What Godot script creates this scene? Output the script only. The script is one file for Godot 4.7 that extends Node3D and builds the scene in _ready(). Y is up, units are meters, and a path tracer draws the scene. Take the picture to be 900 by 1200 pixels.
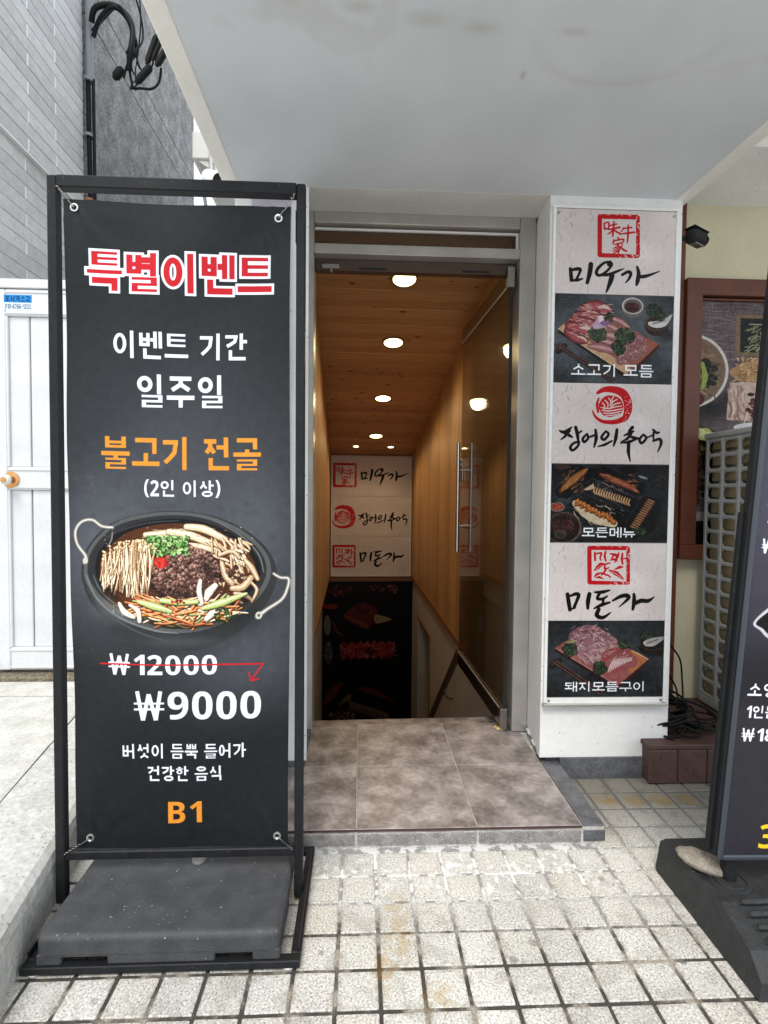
extends Node3D
# A stairway entrance under a canopy: a banner stand on the left, a menu board on the right pillar, pine-lined stairs going down.
# Units are metres, y is up; the street is towards +z.

func _ready():
	# camera
	var cam := Camera3D.new()
	cam.name = "camera"
	cam.fov = 88.75
	cam.near = 0.05
	cam.far = 600.0
	cam.transform = Transform3D(Basis.from_euler(Vector3(-0.0353, -0.0439, 0.0095)), Vector3(0.053, 1.227, 1.638))
	add_child(cam)
	# overcast sky
	var e := Environment.new()
	var sky := ProceduralSkyMaterial.new()
	sky.sky_top_color = Color(0.86, 0.89, 0.93)
	sky.sky_horizon_color = Color(0.90, 0.915, 0.93)
	sky.sky_curve = 0.2
	sky.ground_bottom_color = Color(0.35, 0.35, 0.35)
	sky.ground_horizon_color = Color(0.55, 0.55, 0.55)
	e.background_mode = Environment.BG_SKY
	e.sky = Sky.new()
	e.sky.sky_material = sky
	e.tonemap_mode = Environment.TONE_MAPPER_LINEAR
	e.tonemap_exposure = 1.93
	e.sdfgi_enabled = true
	e.ssao_enabled = true
	e.ssil_enabled = true
	var we := WorldEnvironment.new()
	we.name = "environment"
	we.environment = e
	add_child(we)
	# the sun behind cloud, over the street
	var sun := DirectionalLight3D.new()
	sun.name = "sun"
	sun.light_energy = 0.5
	sun.light_angular_distance = 25.0
	sun.light_color = Color(1.0, 0.985, 0.965)
	sun.rotation_degrees = Vector3(-56, -16, 0)
	sun.shadow_enabled = true
	add_child(sun)
	rng.seed = 20
	make_materials()
	M.brown_steel = mat(rgbl(0.09, 0.06, 0.045), 0.35, 0.5)
	M.rail_steel = mat(Color(0.55, 0.52, 0.49), 0.18, 1.0)
	M.rail_wood = mat(rgbl(0.055, 0.03, 0.02), 0.4)
	M.grommet = mat(Color(0.80, 0.80, 0.78), 0.3, 0.9)
	M.cap = mat(Color(0.52, 0.51, 0.49), 0.6)
	M.bezel = mat(rgbl(0.035, 0.042, 0.055), 0.35)
	M.white_mortar = mat(Color(0.93, 0.93, 0.93), 0.9)
	build_ground()
	build_step()
	build_shop()
	stairwell()
	door_frame()
	glass_door()
	pillar_sign()
	left_side()
	banner_stand()
	light_box()
	wall_things()

# ---------------------------------------------------------------- the place
func kx(z: float) -> float: return -0.86 + 0.17 * z                     # front edge of the kerb
func bx(z: float) -> float: return -1.13 + 0.18 * z                     # where the kerb meets the raised pavement

func build_ground():
	var g := struct("ground", "pale grey street running out to the horizon")
	var st := begin()
	for q in [[-300.0, -2.4, -300.0, 300.0], [3.6, 300.0, -300.0, 300.0], [-2.4, 3.6, -300.0, -5.6], [-2.4, 3.6, -0.95, 300.0]]:
		box(st, Vector3((q[0] + q[1]) / 2, -0.13, (q[2] + q[3]) / 2), Vector3(q[1] - q[0], 0.1, q[3] - q[2]))
	obj("street_surface", st, M.street, g)
	# the tiled forecourt
	var p := struct("pavement", "forecourt of small square speckled tiles")
	st = begin()
	box(st, Vector3(PX0 + 1.5, -0.0385, PZ0 + 0.75), Vector3(3.0, 0.07, 1.5), 0, Basis(), [Vector3(PX0, 0, PZ0), Vector3(3, 0, 0), Vector3(0, 0, 1.5)])
	obj("joint_bed", st, M.bed, p)
	st = begin()
	box(st, Vector3(1.5, -0.045, 3.0), Vector3(7.0, 0.07, 4.27))
	obj("outer_bed", st, M.kerb, p)
	for j in range(-5, 5):
		for i in range(-9, 16):
			var x := 0.11 * i + 0.055
			var z := 0.11 * j + 0.055
			if x + 0.05 < kx(z) + 0.0: continue
			if z < -0.14 and x < 0.87: continue
			if z < -0.12 and x < 0.93 and z < -0.16: continue
			var d := 0.1 + rng.randf_range(-0.0012, 0.0012)
			var dz := 0.1
			var cz := z
			if j == -2 and x < 0.93:                                       # cut along the step
				dz = 0.1 - 0.035; cz = z + 0.0175
			var b := Basis.from_euler(Vector3(rng.randf_range(-0.006, 0.006), rng.randf_range(-0.01, 0.01), rng.randf_range(-0.006, 0.006)))
			st = begin()
			var c := Vector3(x, -0.008 + rng.randf_range(-0.0012, 0.0008), cz)
			box(st, c, Vector3(d, 0.016, dz), 0.0022, b, [Vector3(PX0, 0, PZ0), Vector3(3, 0, 0), Vector3(0, 0, 1.5)])
			obj("tile", st, M.tiles[rng.randi() % 4], p)
	st = begin()
	for j in range(5, 40):
		for i in range(-14, 30):
			var x := 0.11 * i + 0.055
			var z := 0.11 * j + 0.055
			if x + 0.05 < kx(z): continue
			box(st, Vector3(x, -0.0085, z), Vector3(0.1, 0.016, 0.1), 0.0, Basis(), [Vector3(PX0, 0, PZ0), Vector3(3, 0, 0), Vector3(0, 0, 1.5)])
	var rest := obj("farther_tiles", st, M.tile, p)
	rest.set_meta("kind", "stuff")
	# kerb and raised pavement on the left
	var k := struct("raised_pavement", "pale concrete pavement behind a kerb, in front of the white gate")
	var prof := [Vector2(0, -0.06), Vector2(0, 0.125), Vector2(-0.008, 0.15), Vector2(-0.028, 0.165), Vector2(-0.06, 0.169), Vector2(-0.272, 0.169), Vector2(-0.272, -0.06)]
	for zz in [[2.6, 1.32], [1.315, 0.515], [0.51, -0.52], [-0.525, -1.33]]:
		var P := []
		for q in prof: P.append(Vector3(kx(zz[0]) + q.x, q.y, zz[0]))
		st = begin()
		prism(st, P, Vector3(kx(zz[1]) - kx(zz[0]), 0, zz[1] - zz[0]))
		obj("kerb_stone", st, M.kerb, k)
	for zz in [[2.6, 0.52], [0.515, -0.582], [-0.588, -1.1], [-1.106, -1.31]]:
		for side in 2:
			var a0: float = (bx(zz[0]) - 0.008) if side == 0 else -2.502
			var a1: float = (bx(zz[1]) - 0.008) if side == 0 else -2.502
			var e: float = -2.498 if side == 0 else -6.0
			var top := 0.164 + rng.randf_range(-0.002, 0.002)
			st = begin()
			prism(st, [Vector3(a0, top, zz[0]), Vector3(a1, top, zz[1]), Vector3(e, top, zz[1]), Vector3(e, top, zz[0])], Vector3(0, -0.2, 0))
			obj("slab", st, M.concrete, k)
	st = begin()
	box(st, Vector3(-2.2, 0.095, -1.42), Vector3(3.0, 0.19, 0.21), 0.008)
	obj("gate_threshold", st, M.dirt, k)
	st = begin()
	box(st, Vector3(-1.4, 0.05, -3.5), Vector3(1.9, 0.2, 3.9))
	obj("passage_floor", st, M.concrete, k)

func build_step():
	var s := struct("entrance_step", "low entrance step of brown-grey marbled tiles with a dark border")
	var st := begin()
	box(st, Vector3(0.235, 0.025, -0.555), Vector3(1.374, 0.068, 0.836))
	obj("step_bed", st, M.grout, s)
	var X := [-0.38, 0.045, 0.470, 0.842]
	var Z := [-0.135, -0.556, -0.965]
	var n := 0
	for j in 2:
		for i in 3:
			st = begin()
			var w: float = X[i + 1] - X[i] - 0.004
			var l: float = Z[j] - Z[j + 1] - 0.0035
			box(st, Vector3((X[i] + X[i + 1]) / 2, 0.056, (Z[j] + Z[j + 1]) / 2), Vector3(w, 0.016, l), 0.0015)
			obj("floor_tile", st, M.landing[n % 3], s)
			n += 1
	for i in 3:
		st = begin()
		var w: float = X[i + 1] - X[i] - 0.006
		box(st, Vector3((X[i] + X[i + 1]) / 2, 0.0265, -0.139), Vector3(w - 0.004, 0.040, 0.012), 0.0015)
		obj("riser_tile", st, M.riser, s)
	st = begin()
	box(st, Vector3(0.231, 0.0595, -0.1352), Vector3(1.22, 0.006, 0.004), 0.0)
	obj("edge_strip", st, mat(Color(0.25, 0.17, 0.165), 0.6), s)
	for sx in [0.884, -0.422]:
		for zz in [[-0.137, -0.375], [-0.379, -0.64]]:
			st = begin()
			box(st, Vector3(sx, 0.0565, (zz[0] + zz[1]) / 2), Vector3(0.078, 0.016, zz[0] - zz[1]), 0.0015)
			obj("border_tile", st, M.slate, s)
		st = begin()
		box(st, Vector3(sx, 0.0265, -0.139), Vector3(0.074, 0.040, 0.012), 0.0015)
		obj("border_tile", st, M.slate, s)
		for k in 2:
			st = begin()
			box(st, Vector3(sx + (0.0395 if sx > 0 else -0.0395), 0.028, -0.26 - 0.245 * k), Vector3(0.008, 0.044, 0.24), 0.001)
			obj("border_tile", st, M.slate, s)

func build_shop():
	var b := thing("shop_building", "white and cream shop building with two white pillars around a stairway entrance", "building")
	var st := begin()
	var P := []
	for q in [[0.834, -0.56], [1.40, -0.56], [1.40, -1.01], [0.878, -1.01], [0.878, -0.86]]: P.append(Vector3(q[0], 0.09, q[1]))
	prism(st, P, Vector3(0, 2.62, 0))
	obj("pillar", st, M.white_paint, b)
	st = begin()
	P = []
	for q in [[-0.17, -0.56], [-0.215, -0.86], [-0.215, -1.01], [-0.47, -1.01], [-0.47, -0.56]]: P.append(Vector3(q[0], 0.09, q[1]))
	prism(st, P, Vector3(0, 2.62, 0))
	obj("pillar", st, M.white_paint, b)
	for q in [[0.925, 1.30], [-0.46, -0.18]]:
		st = begin()
		box(st, Vector3((q[0] + q[1]) / 2, 0.042, -0.785), Vector3(q[1] - q[0], 0.094, 0.46), 0.002)
		obj("plinth", st, M.slate, b)
	st = begin()
	box(st, Vector3(0.90, 0.04, -0.80), Vector3(0.05, 0.098, 0.42), 0.002)
	obj("plinth", st, M.slate, b)
	# the white soffit over the doorway, rising to the door frame
	st = begin()
	prism(st, [Vector3(-0.213, 2.478, -0.56), Vector3(-0.213, 2.542, -0.86), Vector3(-0.213, 2.542, -1.01), Vector3(-0.213, 2.70, -1.01), Vector3(-0.213, 2.70, -0.56)], Vector3(1.089, 0, 0))
	obj("soffit", st, M.white_paint, b)
	st = begin()
	box(st, Vector3(1.5, 3.73, -0.79), Vector3(3.96, 2.04, 0.46))
	obj("upper_wall", st, M.white_paint, b)
	st = begin()
	box(st, Vector3(-0.45, 2.33, -3.3), Vector3(0.14, 4.76, 4.55))
	obj("side_wall", st, M.white_paint, b)
	st = begin()
	box(st, Vector3(2.45, 1.45, -1.07), Vector3(2.1, 2.9, 0.12))
	obj("recessed_wall", st, M.cream_paint, b)
	st = begin()
	box(st, Vector3(2.475, 2.80, -0.50), Vector3(2.03, 0.07, 1.02), 0.0)
	obj("recess_ceiling", st, M.cream_paint, b)
	st = begin()
	box(st, Vector3(2.475, 3.76, -0.28), Vector3(2.03, 1.96, 0.58), 0.0)
	obj("upper_wall", st, M.white_paint, b)
	st = begin()
	box(st, Vector3(2.45, 2.742, -0.985), Vector3(2.08, 0.045, 0.05), 0.003)
	obj("cornice", st, M.cream_paint, b)
	st = begin()
	box(st, Vector3(3.49, 1.4, -0.5), Vector3(0.1, 2.75, 1.0))
	obj("end_wall", st, M.cream_paint, b)
	st = begin()
	box(st, Vector3(1.645, 1.36, -0.995), Vector3(0.07, 2.72, 0.035), 0.002)
	obj("corner_board", st, M.brown, b)
	# rear and roof, so that the stairway is closed to the sky
	st = begin()
	box(st, Vector3(1.5, 2.33, -5.55), Vector3(3.95, 4.76, 0.1))
	obj("rear_wall", st, M.plaster, b)
	st = begin()
	box(st, Vector3(1.5, 4.80, -3.0), Vector3(4.1, 0.12, 5.3))
	obj("roof", st, M.plaster, b)
	st = begin()
	box(st, Vector3(3.52, 2.33, -3.3), Vector3(0.1, 4.76, 4.6))
	obj("side_wall", st, M.plaster, b)

	# canopy
	var c := thing("canopy", "pale grey flat canopy with white edge beams over the entrance", "canopy")
	st = begin()
	prism(st, [Vector3(-0.455, 2.479, -0.562), Vector3(1.373, 2.479, -0.562), Vector3(1.417, 2.479, 0.46), Vector3(-0.455, 2.479, 0.46)], Vector3(0, 0.2, 0))
	var under := begin()
	flat(under, [Vector3(-0.455, 2.4785, -0.562), Vector3(1.373, 2.4785, -0.562), Vector3(1.417, 2.4785, 0.46), Vector3(-0.455, 2.4785, 0.46)], Vector3.DOWN, [Vector3(-0.46, 0, -0.56), Vector3(1.95, 0, 0), Vector3(0, 0, 1.5)])
	obj("slab", st, M.white_paint, c)
	obj("soffit_panel", under, M.canopy, c)
	st = begin()
	box(st, Vector3(-0.4855, 2.595, -0.034), Vector3(0.062, 0.24, 1.06), 0.003)
	obj("edge_beam", st, M.beam, c)
	st = begin()
	prism(st, [Vector3(1.373, 2.475, -0.558), Vector3(1.426, 2.475, -0.60), Vector3(1.474, 2.475, 0.496), Vector3(1.418, 2.475, 0.496)], Vector3(0, 0.24, 0))
	obj("edge_beam", st, M.beam, c)
	st = begin()
	box(st, Vector3(0.4615, 2.595, 0.479), Vector3(1.832, 0.24, 0.034), 0.003)
	obj("edge_beam", st, M.beam, c)

	# window with food posters in the recess
	var w := thing("poster_window", "brown framed side window covered with food posters behind the outdoor unit", "window")
	for q in [[Vector3(2.24, 2.282, -0.985), Vector3(1.12, 0.085, 0.06)], [Vector3(2.24, 0.942, -0.985), Vector3(1.12, 0.075, 0.06)], [Vector3(1.722, 1.612, -0.984), Vector3(0.082, 1.264, 0.056)], [Vector3(2.758, 1.612, -0.984), Vector3(0.082, 1.264, 0.056)]]:
		st = begin()
		box(st, q[0], q[1], 0.003)
		obj("frame", st, M.brown, w)
	st = begin()
	sheet(st, Vector3(1.763, 2.24, -0.996), Vector3(0.954, 0, 0), Vector3(0, -1.26, 0), 0.012)
	obj("poster", st, print_mat(print_window(), 0.4), w)
	st = begin()
	box(st, Vector3(2.24, 2.228, -0.987), Vector3(0.95, 0.010, 0.02), 0.002)
	obj("upper_bead", st, M.brown, w)

func pillar_sign():
	var s := thing("pillar_signboard", "tall white framed menu board with three logos and three food photos on right pillar", "signboard")
	var xs := [0.856, 1.365]
	var Y := [2.420, 2.070, 1.702, 1.361, 1.027, 0.690, 0.360]
	var T := [print_logo(0), print_beef(), print_logo(1), print_eel(), print_logo(2), print_pork()]
	for k in 6:
		var st := begin()
		sheet(st, Vector3(xs[0], Y[k] - 0.002, -0.546), Vector3(xs[1] - xs[0], 0, 0), Vector3(0, Y[k + 1] - Y[k] + 0.003, 0), 0.012)
		obj("logo_panel" if k % 2 == 0 else "photo_panel", st, print_mat(T[k], 0.45), s)
	var st := begin()
	sheet(st, Vector3(xs[0], 0.357, -0.547), Vector3(xs[1] - xs[0], 0, 0), Vector3(0, -0.024, 0), 0.012)
	obj("blank_strip", st, M.white_paint, s)
	for q in [[Vector3(1.1105, 2.428, -0.551), Vector3(0.545, 0.013, 0.016)], [Vector3(0.8485, 1.378, -0.551), Vector3(0.013, 2.086, 0.016)], [Vector3(1.3725, 1.378, -0.551), Vector3(0.013, 2.086, 0.016)]]:
		st = begin()
		box(st, q[0], q[1], 0.002)
		obj("frame", st, M.white_paint, s)
	st = begin()
	box(st, Vector3(1.1105, 0.327, -0.546), Vector3(0.545, 0.012, 0.026), 0.002)
	obj("lower_rail", st, M.frame_steel, s)
	for q in [[0.864, 2.40], [1.357, 2.40], [0.864, 0.345], [1.357, 0.345]]:
		st = begin()
		lathe(st, Vector3(q[0], q[1], -0.546), [[0.005, 0.0], [0.005, 0.003], [0.0, 0.004]], Vector3(0, 0, 1), 10)
		obj("screw", st, M.steel, s)
	var l := thing("narrow_signboard", "narrow lavender board on the left pillar, mostly hidden by the banner", "signboard")
	st = begin()
	box(st, Vector3(-0.3225, 1.40, -0.552), Vector3(0.155, 2.06, 0.014), 0.002)
	obj("board_face", st, M.paper, l)

func door_frame():
	var f := thing("door_frame", "brushed steel door frame with a narrow glazed transom", "door frame")
	var add := func(called, c, s, m, b = 0.003):
		var st := begin()
		box(st, c, s, b)
		obj(called, st, m, f)
	add.call("jamb", Vector3(0.8375, 1.303, -0.915), Vector3(0.075, 2.476, 0.11), M.frame_steel)
	add.call("jamb", Vector3(-0.195, 1.303, -0.915), Vector3(0.038, 2.476, 0.11), M.frame_steel)
	add.call("head_bar", Vector3(0.312, 2.516, -0.915), Vector3(0.974, 0.05, 0.109), M.frame_steel)
	add.call("transom_bar", Vector3(0.312, 2.372, -0.915), Vector3(0.974, 0.046, 0.108), M.frame_steel)
	add.call("glazing_bead", Vector3(0.312, 2.476, -0.895), Vector3(0.972, 0.010, 0.012), M.white_paint, 0.001)
	add.call("glazing_bead", Vector3(0.793, 2.436, -0.895), Vector3(0.010, 0.07, 0.012), M.white_paint, 0.001)
	add.call("transom_pane", Vector3(0.312, 2.443, -0.91), Vector3(0.970, 0.10, 0.008), M.glass, 0.0)
	add.call("door_stop", Vector3(0.312, 2.322, -0.945), Vector3(0.973, 0.052, 0.05), M.brown_steel)
	add.call("lock_keeper", Vector3(-0.10, 2.312, -0.915), Vector3(0.085, 0.022, 0.012), M.steel)
	add.call("lock_keeper", Vector3(-0.098, 2.297, -0.913), Vector3(0.012, 0.03, 0.012), M.steel)
	add.call("closer_plate", Vector3(0.10, 2.306, -0.918), Vector3(0.13, 0.007, 0.006), M.dark, 0.0)
	add.call("closer_plate", Vector3(0.60, 2.306, -0.918), Vector3(0.13, 0.007, 0.006), M.dark, 0.0)

func glass_door():
	var ang := -deg_to_rad(2.1)
	var B := Basis(Vector3.UP, -ang)
	var d := thing("glass_door", "tinted glass door standing open inward, with steel rails and bar handles", "door", Vector3(0.764, 0.066, -0.885), B)
	# local: the leaf runs along -z, 0.98 long
	var L := 0.98
	var st := begin()
	box(st, Vector3(0, 1.13, -L / 2), Vector3(0.010, 2.07, L), 0.0)
	obj("pane", st, M.glass, d)
	for q in [[0.055, "lower_rail"], [2.205, "upper_rail"]]:
		st = begin()
		box(st, Vector3(0, q[0], -L / 2), Vector3(0.024, 0.095, L - 0.03), 0.003)
		var r := obj(q[1], st, M.rail_steel, d)
		st = begin()
		box(st, Vector3(0, q[0], -0.007), Vector3(0.036, 0.10, 0.034), 0.004)
		obj("end_cap", st, M.steel, r)
		st = begin()
		box(st, Vector3(-0.013, q[0] + (0.043 if q[0] < 1 else -0.043), -L / 2), Vector3(0.006, 0.009, L - 0.03), 0.001)
		obj("bright_edge", st, M.frame_steel, r)
	st = begin()
	box(st, Vector3(0.001, 1.13, 0.004), Vector3(0.014, 2.05, 0.012), 0.002)
	obj("edge_seal", st, M.dark, d)
	st = begin()
	lathe(st, Vector3(0, -0.0015, -0.02), [[0.045, 0.0], [0.045, 0.005], [0.03, 0.012], [0.0, 0.012]])
	obj("floor_pivot", st, M.steel, d)
	for sx in [-0.048, 0.048]:
		st = begin()
		tube(st, [Vector3(sx, 0.785, -L + 0.10), Vector3(sx, 1.495, -L + 0.10)], 0.0125, 14)
		var h := obj("bar_handle", st, M.chrome, d)
		for y in [0.955, 1.32]:
			st = begin()
			tube(st, [Vector3(sx, y, -L + 0.10), Vector3(signf(sx) * 0.006, y, -L + 0.10)], 0.008, 10)
			obj("standoff", st, M.chrome, h)
	st = begin()
	box(st, Vector3(-0.012, 1.32, -L + 0.055), Vector3(0.018, 0.15, 0.05), 0.006)
	obj("lock", st, M.steel, d)
	st = begin()
	lathe(st, Vector3(-0.021, 1.35, -L + 0.055), [[0.012, 0.0], [0.012, 0.012], [0.0, 0.014]], Vector3(-1, 0, 0), 14)
	obj("lock_cylinder", st, M.brass, d)

const SLOPE := 0.23
func ceil_y(zl: float) -> float: return 2.576 + SLOPE * zl              # zl is negative going down the stairs

func stairwell():
	var B := Basis(Vector3.UP, deg_to_rad(1.776))
	var O := Vector3(0.297, 0, -1.0)
	var s := Node3D.new()
	s.transform = Transform3D(B, O)
	put(s, "stairwell", self)
	s.set_meta("kind", "structure")
	s.set_meta("label", "narrow stairwell going down, lined with pine boards above pale plaster")
	var st := begin()
	var add := func(called, c, sz, m, b = 0.0):
		var q := begin()
		box(q, c, sz, b)
		return obj(called, q, m, s)
	# plaster shell
	add.call("left_wall", Vector3(-0.65, 0.25, -2.0), Vector3(0.10, 5.2, 4.02), M.plaster)
	add.call("right_wall", Vector3(0.585, 0.25, -1.265), Vector3(0.10, 5.2, 2.53), M.plaster)
	add.call("right_wall", Vector3(0.585, 0.25, -3.71), Vector3(0.10, 5.2, 0.68), M.plaster)
	add.call("right_wall", Vector3(0.585, 1.32, -2.95), Vector3(0.10, 3.06, 0.83), M.plaster)
	add.call("end_wall", Vector3(0, 0.25, -3.885), Vector3(1.5, 5.2, 0.10), M.plaster)
	add.call("lower_floor", Vector3(0.5, -2.25, -2.9), Vector3(2.9, 0.12, 2.2), M.landing[0])
	for q in [[Vector3(1.2, -0.5, -2.48), Vector3(1.15, 3.6, 0.1)], [Vector3(1.2, -0.5, -3.43), Vector3(1.15, 3.6, 0.1)], [Vector3(1.7, -0.5, -2.95), Vector3(0.1, 3.6, 1.0)], [Vector3(1.2, 0.0, -2.95), Vector3(1.15, 0.1, 1.0)]]:
		add.call("side_room_wall", q[0], q[1], M.plaster)
	var tr := Vector3.ZERO
	add.call("doorway_trim", Vector3(0.535, -1.16, -2.527), Vector3(0.02, 1.92, 0.03), M.wood_trim, 0.002)
	add.call("doorway_trim", Vector3(0.535, -0.2, -2.95), Vector3(0.02, 0.03, 0.86), M.wood_trim, 0.002)
	for k in 12:
		add.call("stair", Vector3(0, -0.11 - 0.18 * k - 0.4, -0.10 - 0.235 * k), Vector3(1.15, 0.98, 0.235), M.landing[k % 3], 0.003)
	add.call("ceiling_slab", Vector3(0, 2.86, -1.95), Vector3(1.4, 0.08, 4.0), M.plaster)
	# pine boards: ceiling across, walls upright
	var tilt := Basis(Vector3.RIGHT, -atan(SLOPE))
	var pitch := 0.098
	var n := 0
	var zl := 0.02
	while zl > -3.80:
		var dl := pitch * cos(atan(SLOPE))
		st = begin()
		var o := Vector2(rng.randf(), rng.randf())
		var c := Vector3(0, ceil_y(zl - dl / 2) + 0.012 + rng.randf_range(0, 0.0012), zl - dl / 2)
		var e := tilt * Vector3(0, 0, pitch)
		box(st, c, Vector3(1.03, 0.022, pitch - 0.0035), 0.0025, tilt, [c - e * (0.5 + o.x * 7.0) - Vector3(0.52 + o.y, 0, 0), e * 7.0, Vector3(1.4, 0, 0)])
		obj("ceiling_board", st, M.roof_tones[rng.randi() % 3], s)
		zl -= dl
		n += 1
	for side in 2:
		var sx := 1.0 if side else -1.0
		var z := 0.0
		while z > -3.80:
			var pw := 0.121
			var z1 := maxf(z - pw, -3.835)
			var t := (z + z1) / 2 / -3.81
			var lo := lerpf(0.105, 0.20, t) if side else lerpf(0.375, 0.215, t)
			var hi := ceil_y(z) + 0.015
			st = begin()
			var th := 0.022 if side else 0.085
			var xin := 0.505
			var c := Vector3(sx * (xin + th / 2 + rng.randf_range(0, 0.0012)), (lo + hi) / 2, (z + z1) / 2)
			box(st, c, Vector3(th, hi - lo, z - z1 - 0.003), 0.0022, Basis(), [Vector3(c.x, c.y + rng.randf_range(-1, 1), c.z + rng.randf_range(-0.4, 0.4)), Vector3(0, 0, 0.75), Vector3(0, 1.5, 0)])
			obj("wall_board", st, M.wall_tones[rng.randi() % 3], s)
			z = z1
		var y0 := 0.09 if side else 0.36
		var y1 := 0.185 if side else 0.20
		st = begin()
		var xx := sx * 0.50
		prism(st, [Vector3(xx, y0, 0), Vector3(xx, y0 + 0.045, 0), Vector3(xx, y1 + 0.045, -3.83), Vector3(xx, y1, -3.83)], Vector3(sx * (0.035 if side else 0.09), 0, 0))
		obj("lower_trim", st, M.wood_trim, s)
	st = begin()
	box(st, Vector3(0, 0.168, -3.815), Vector3(1.02, 0.055, 0.03), 0.003)
	obj("lower_trim", st, M.wood_trim, s)
	st = begin()
	prism(st, [Vector3(-0.52, 1.69, -3.83), Vector3(0.52, 1.69, -3.83), Vector3(0.52, 1.715, -3.83), Vector3(-0.52, 1.715, -3.83)], Vector3(0, 0, 0.03))
	obj("upper_trim", st, M.wood_trim, s)

	# the logo board facing the stairs
	var X := Transform3D(B, O)
	var g := thing("stair_logo_board", "board with three red stamped logos at the end of the stairwell", "signboard", O, B)
	for k in 3:
		st = begin()
		sheet(st, Vector3(-0.487, 1.678 - 0.489 * k, -3.79), Vector3(0.975, 0, 0), Vector3(0, -0.486, 0), 0.03)
		obj("logo_panel", st, print_mat(print_logo(k, true), 0.5), g)
	for q in [[Vector3(-0.490, 0.945, -3.786), Vector3(0.006, 1.475, 0.034)], [Vector3(0.491, 0.945, -3.786), Vector3(0.006, 1.475, 0.034)], [Vector3(0, 1.681, -3.786), Vector3(0.987, 0.006, 0.034)], [Vector3(0, 0.209, -3.786), Vector3(0.987, 0.006, 0.034)]]:
		st = begin()
		box(st, q[0], q[1], 0.001)
		obj("edging", st, M.white_plastic, g)
	var p := thing("stair_food_poster", "dark food poster on the wall at the foot of the stairs", "poster", O, B)
	st = begin()
	sheet(st, Vector3(-0.595, 0.143, -3.826), Vector3(1.122, 0, 0), Vector3(0, -2.24, 0), 0.006)
	obj("print", st, print_mat(print_back(), 0.4), p)
	# lamps
	var where := ["nearest the door", "second from the door", "third from the door", "deepest over the stairs"]
	var zs := [-0.442, -1.152, -2.122, -3.122]
	for k in 4:
		var c := Vector3(0.012 + rng.randf_range(-0.004, 0.004), ceil_y(zs[k]), zs[k])
		var dn := tilt * Vector3.DOWN
		var lt := thing("ceiling_light", "round recessed ceiling light %s" % where[k], "ceiling light", X * c, B * tilt, "round ceiling lights over the stairs")
		st = begin()
		lathe(st, Vector3(0, -0.001, 0), [[0.082, 0.0], [0.081, 0.006], [0.072, 0.008], [0.066, 0.004], [0.066, -0.02]], Vector3.DOWN, 32)
		obj("ring", st, M.steel, lt)
		st = begin()
		lathe(st, Vector3(0, -0.002, 0), [[0.066, 0.001], [0.05, 0.004], [0.0, 0.006]], Vector3.DOWN, 32)
		obj("diffuser", st, M.lamp, lt)
		lamp_light(lt, Vector3(0, -0.03, 0), 0.06, LAMP, 56.0 if k == 0 else 80.0)
	for sx in [-0.2, 0.205]:
		var c := Vector3(sx, ceil_y(-3.49), -3.49)
		var lt := thing("ceiling_spotlight", "small %s spotlight above the stair logo board" % ("left" if sx < 0 else "right"), "spotlight", X * c, B * tilt, "small spotlights above the logo board")
		st = begin()
		lathe(st, Vector3(0, -0.001, 0), [[0.042, 0.0], [0.041, 0.005], [0.034, 0.006], [0.030, 0.0], [0.030, -0.02]], Vector3.DOWN, 24)
		obj("ring", st, M.white_plastic, lt)
		st = begin()
		lathe(st, Vector3(0, -0.001, 0), [[0.030, 0.001], [0.0, 0.003]], Vector3.DOWN, 24)
		obj("diffuser", st, M.lamp, lt)
		lamp_light(lt, Vector3(0, -0.02, 0), 0.025, LAMP * 0.12, 60.0)
	# handrail
	var hr := thing("handrail", "dark wooden handrail sloping down the right stairwell wall", "handrail", O, B)
	var d := Vector3(0, -0.84, -1.0).normalized()
	var a := Vector3(0.463, 0.15, -0.87)
	st = begin()
	var hb := Basis.looking_at(d)
	box(st, a + d * 1.25, Vector3(0.034, 0.052, 2.5), 0.008, hb)
	obj("rail", st, M.rail_wood, hr)
	for t in [0.65, 1.6]:
		st = begin()
		var q: Vector3 = a + d * t
		tube(st, [q + Vector3(0, -0.028, 0), q + Vector3(0.004, -0.075, 0), q + Vector3(0.03, -0.105, 0), q + Vector3(0.072, -0.11, 0)], 0.009, 10)
		obj("bracket", st, M.steel, hr)

const LAMP := 0.17
func lamp_light(parent: Node3D, at: Vector3, size: float, energy: float, cone: float):
	var l := SpotLight3D.new()
	l.name = "lamp"
	l.position = at
	l.rotation_degrees.x = -90
	l.light_color = Color(1.0, 0.87, 0.66)
	l.light_energy = energy
	l.light_size = size
	l.spot_angle = cone
	l.spot_angle_attenuation = 0.6
	l.spot_range = 12
	l.spot_attenuation = 2
	l.shadow_enabled = true
	parent.add_child(l, true)

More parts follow.
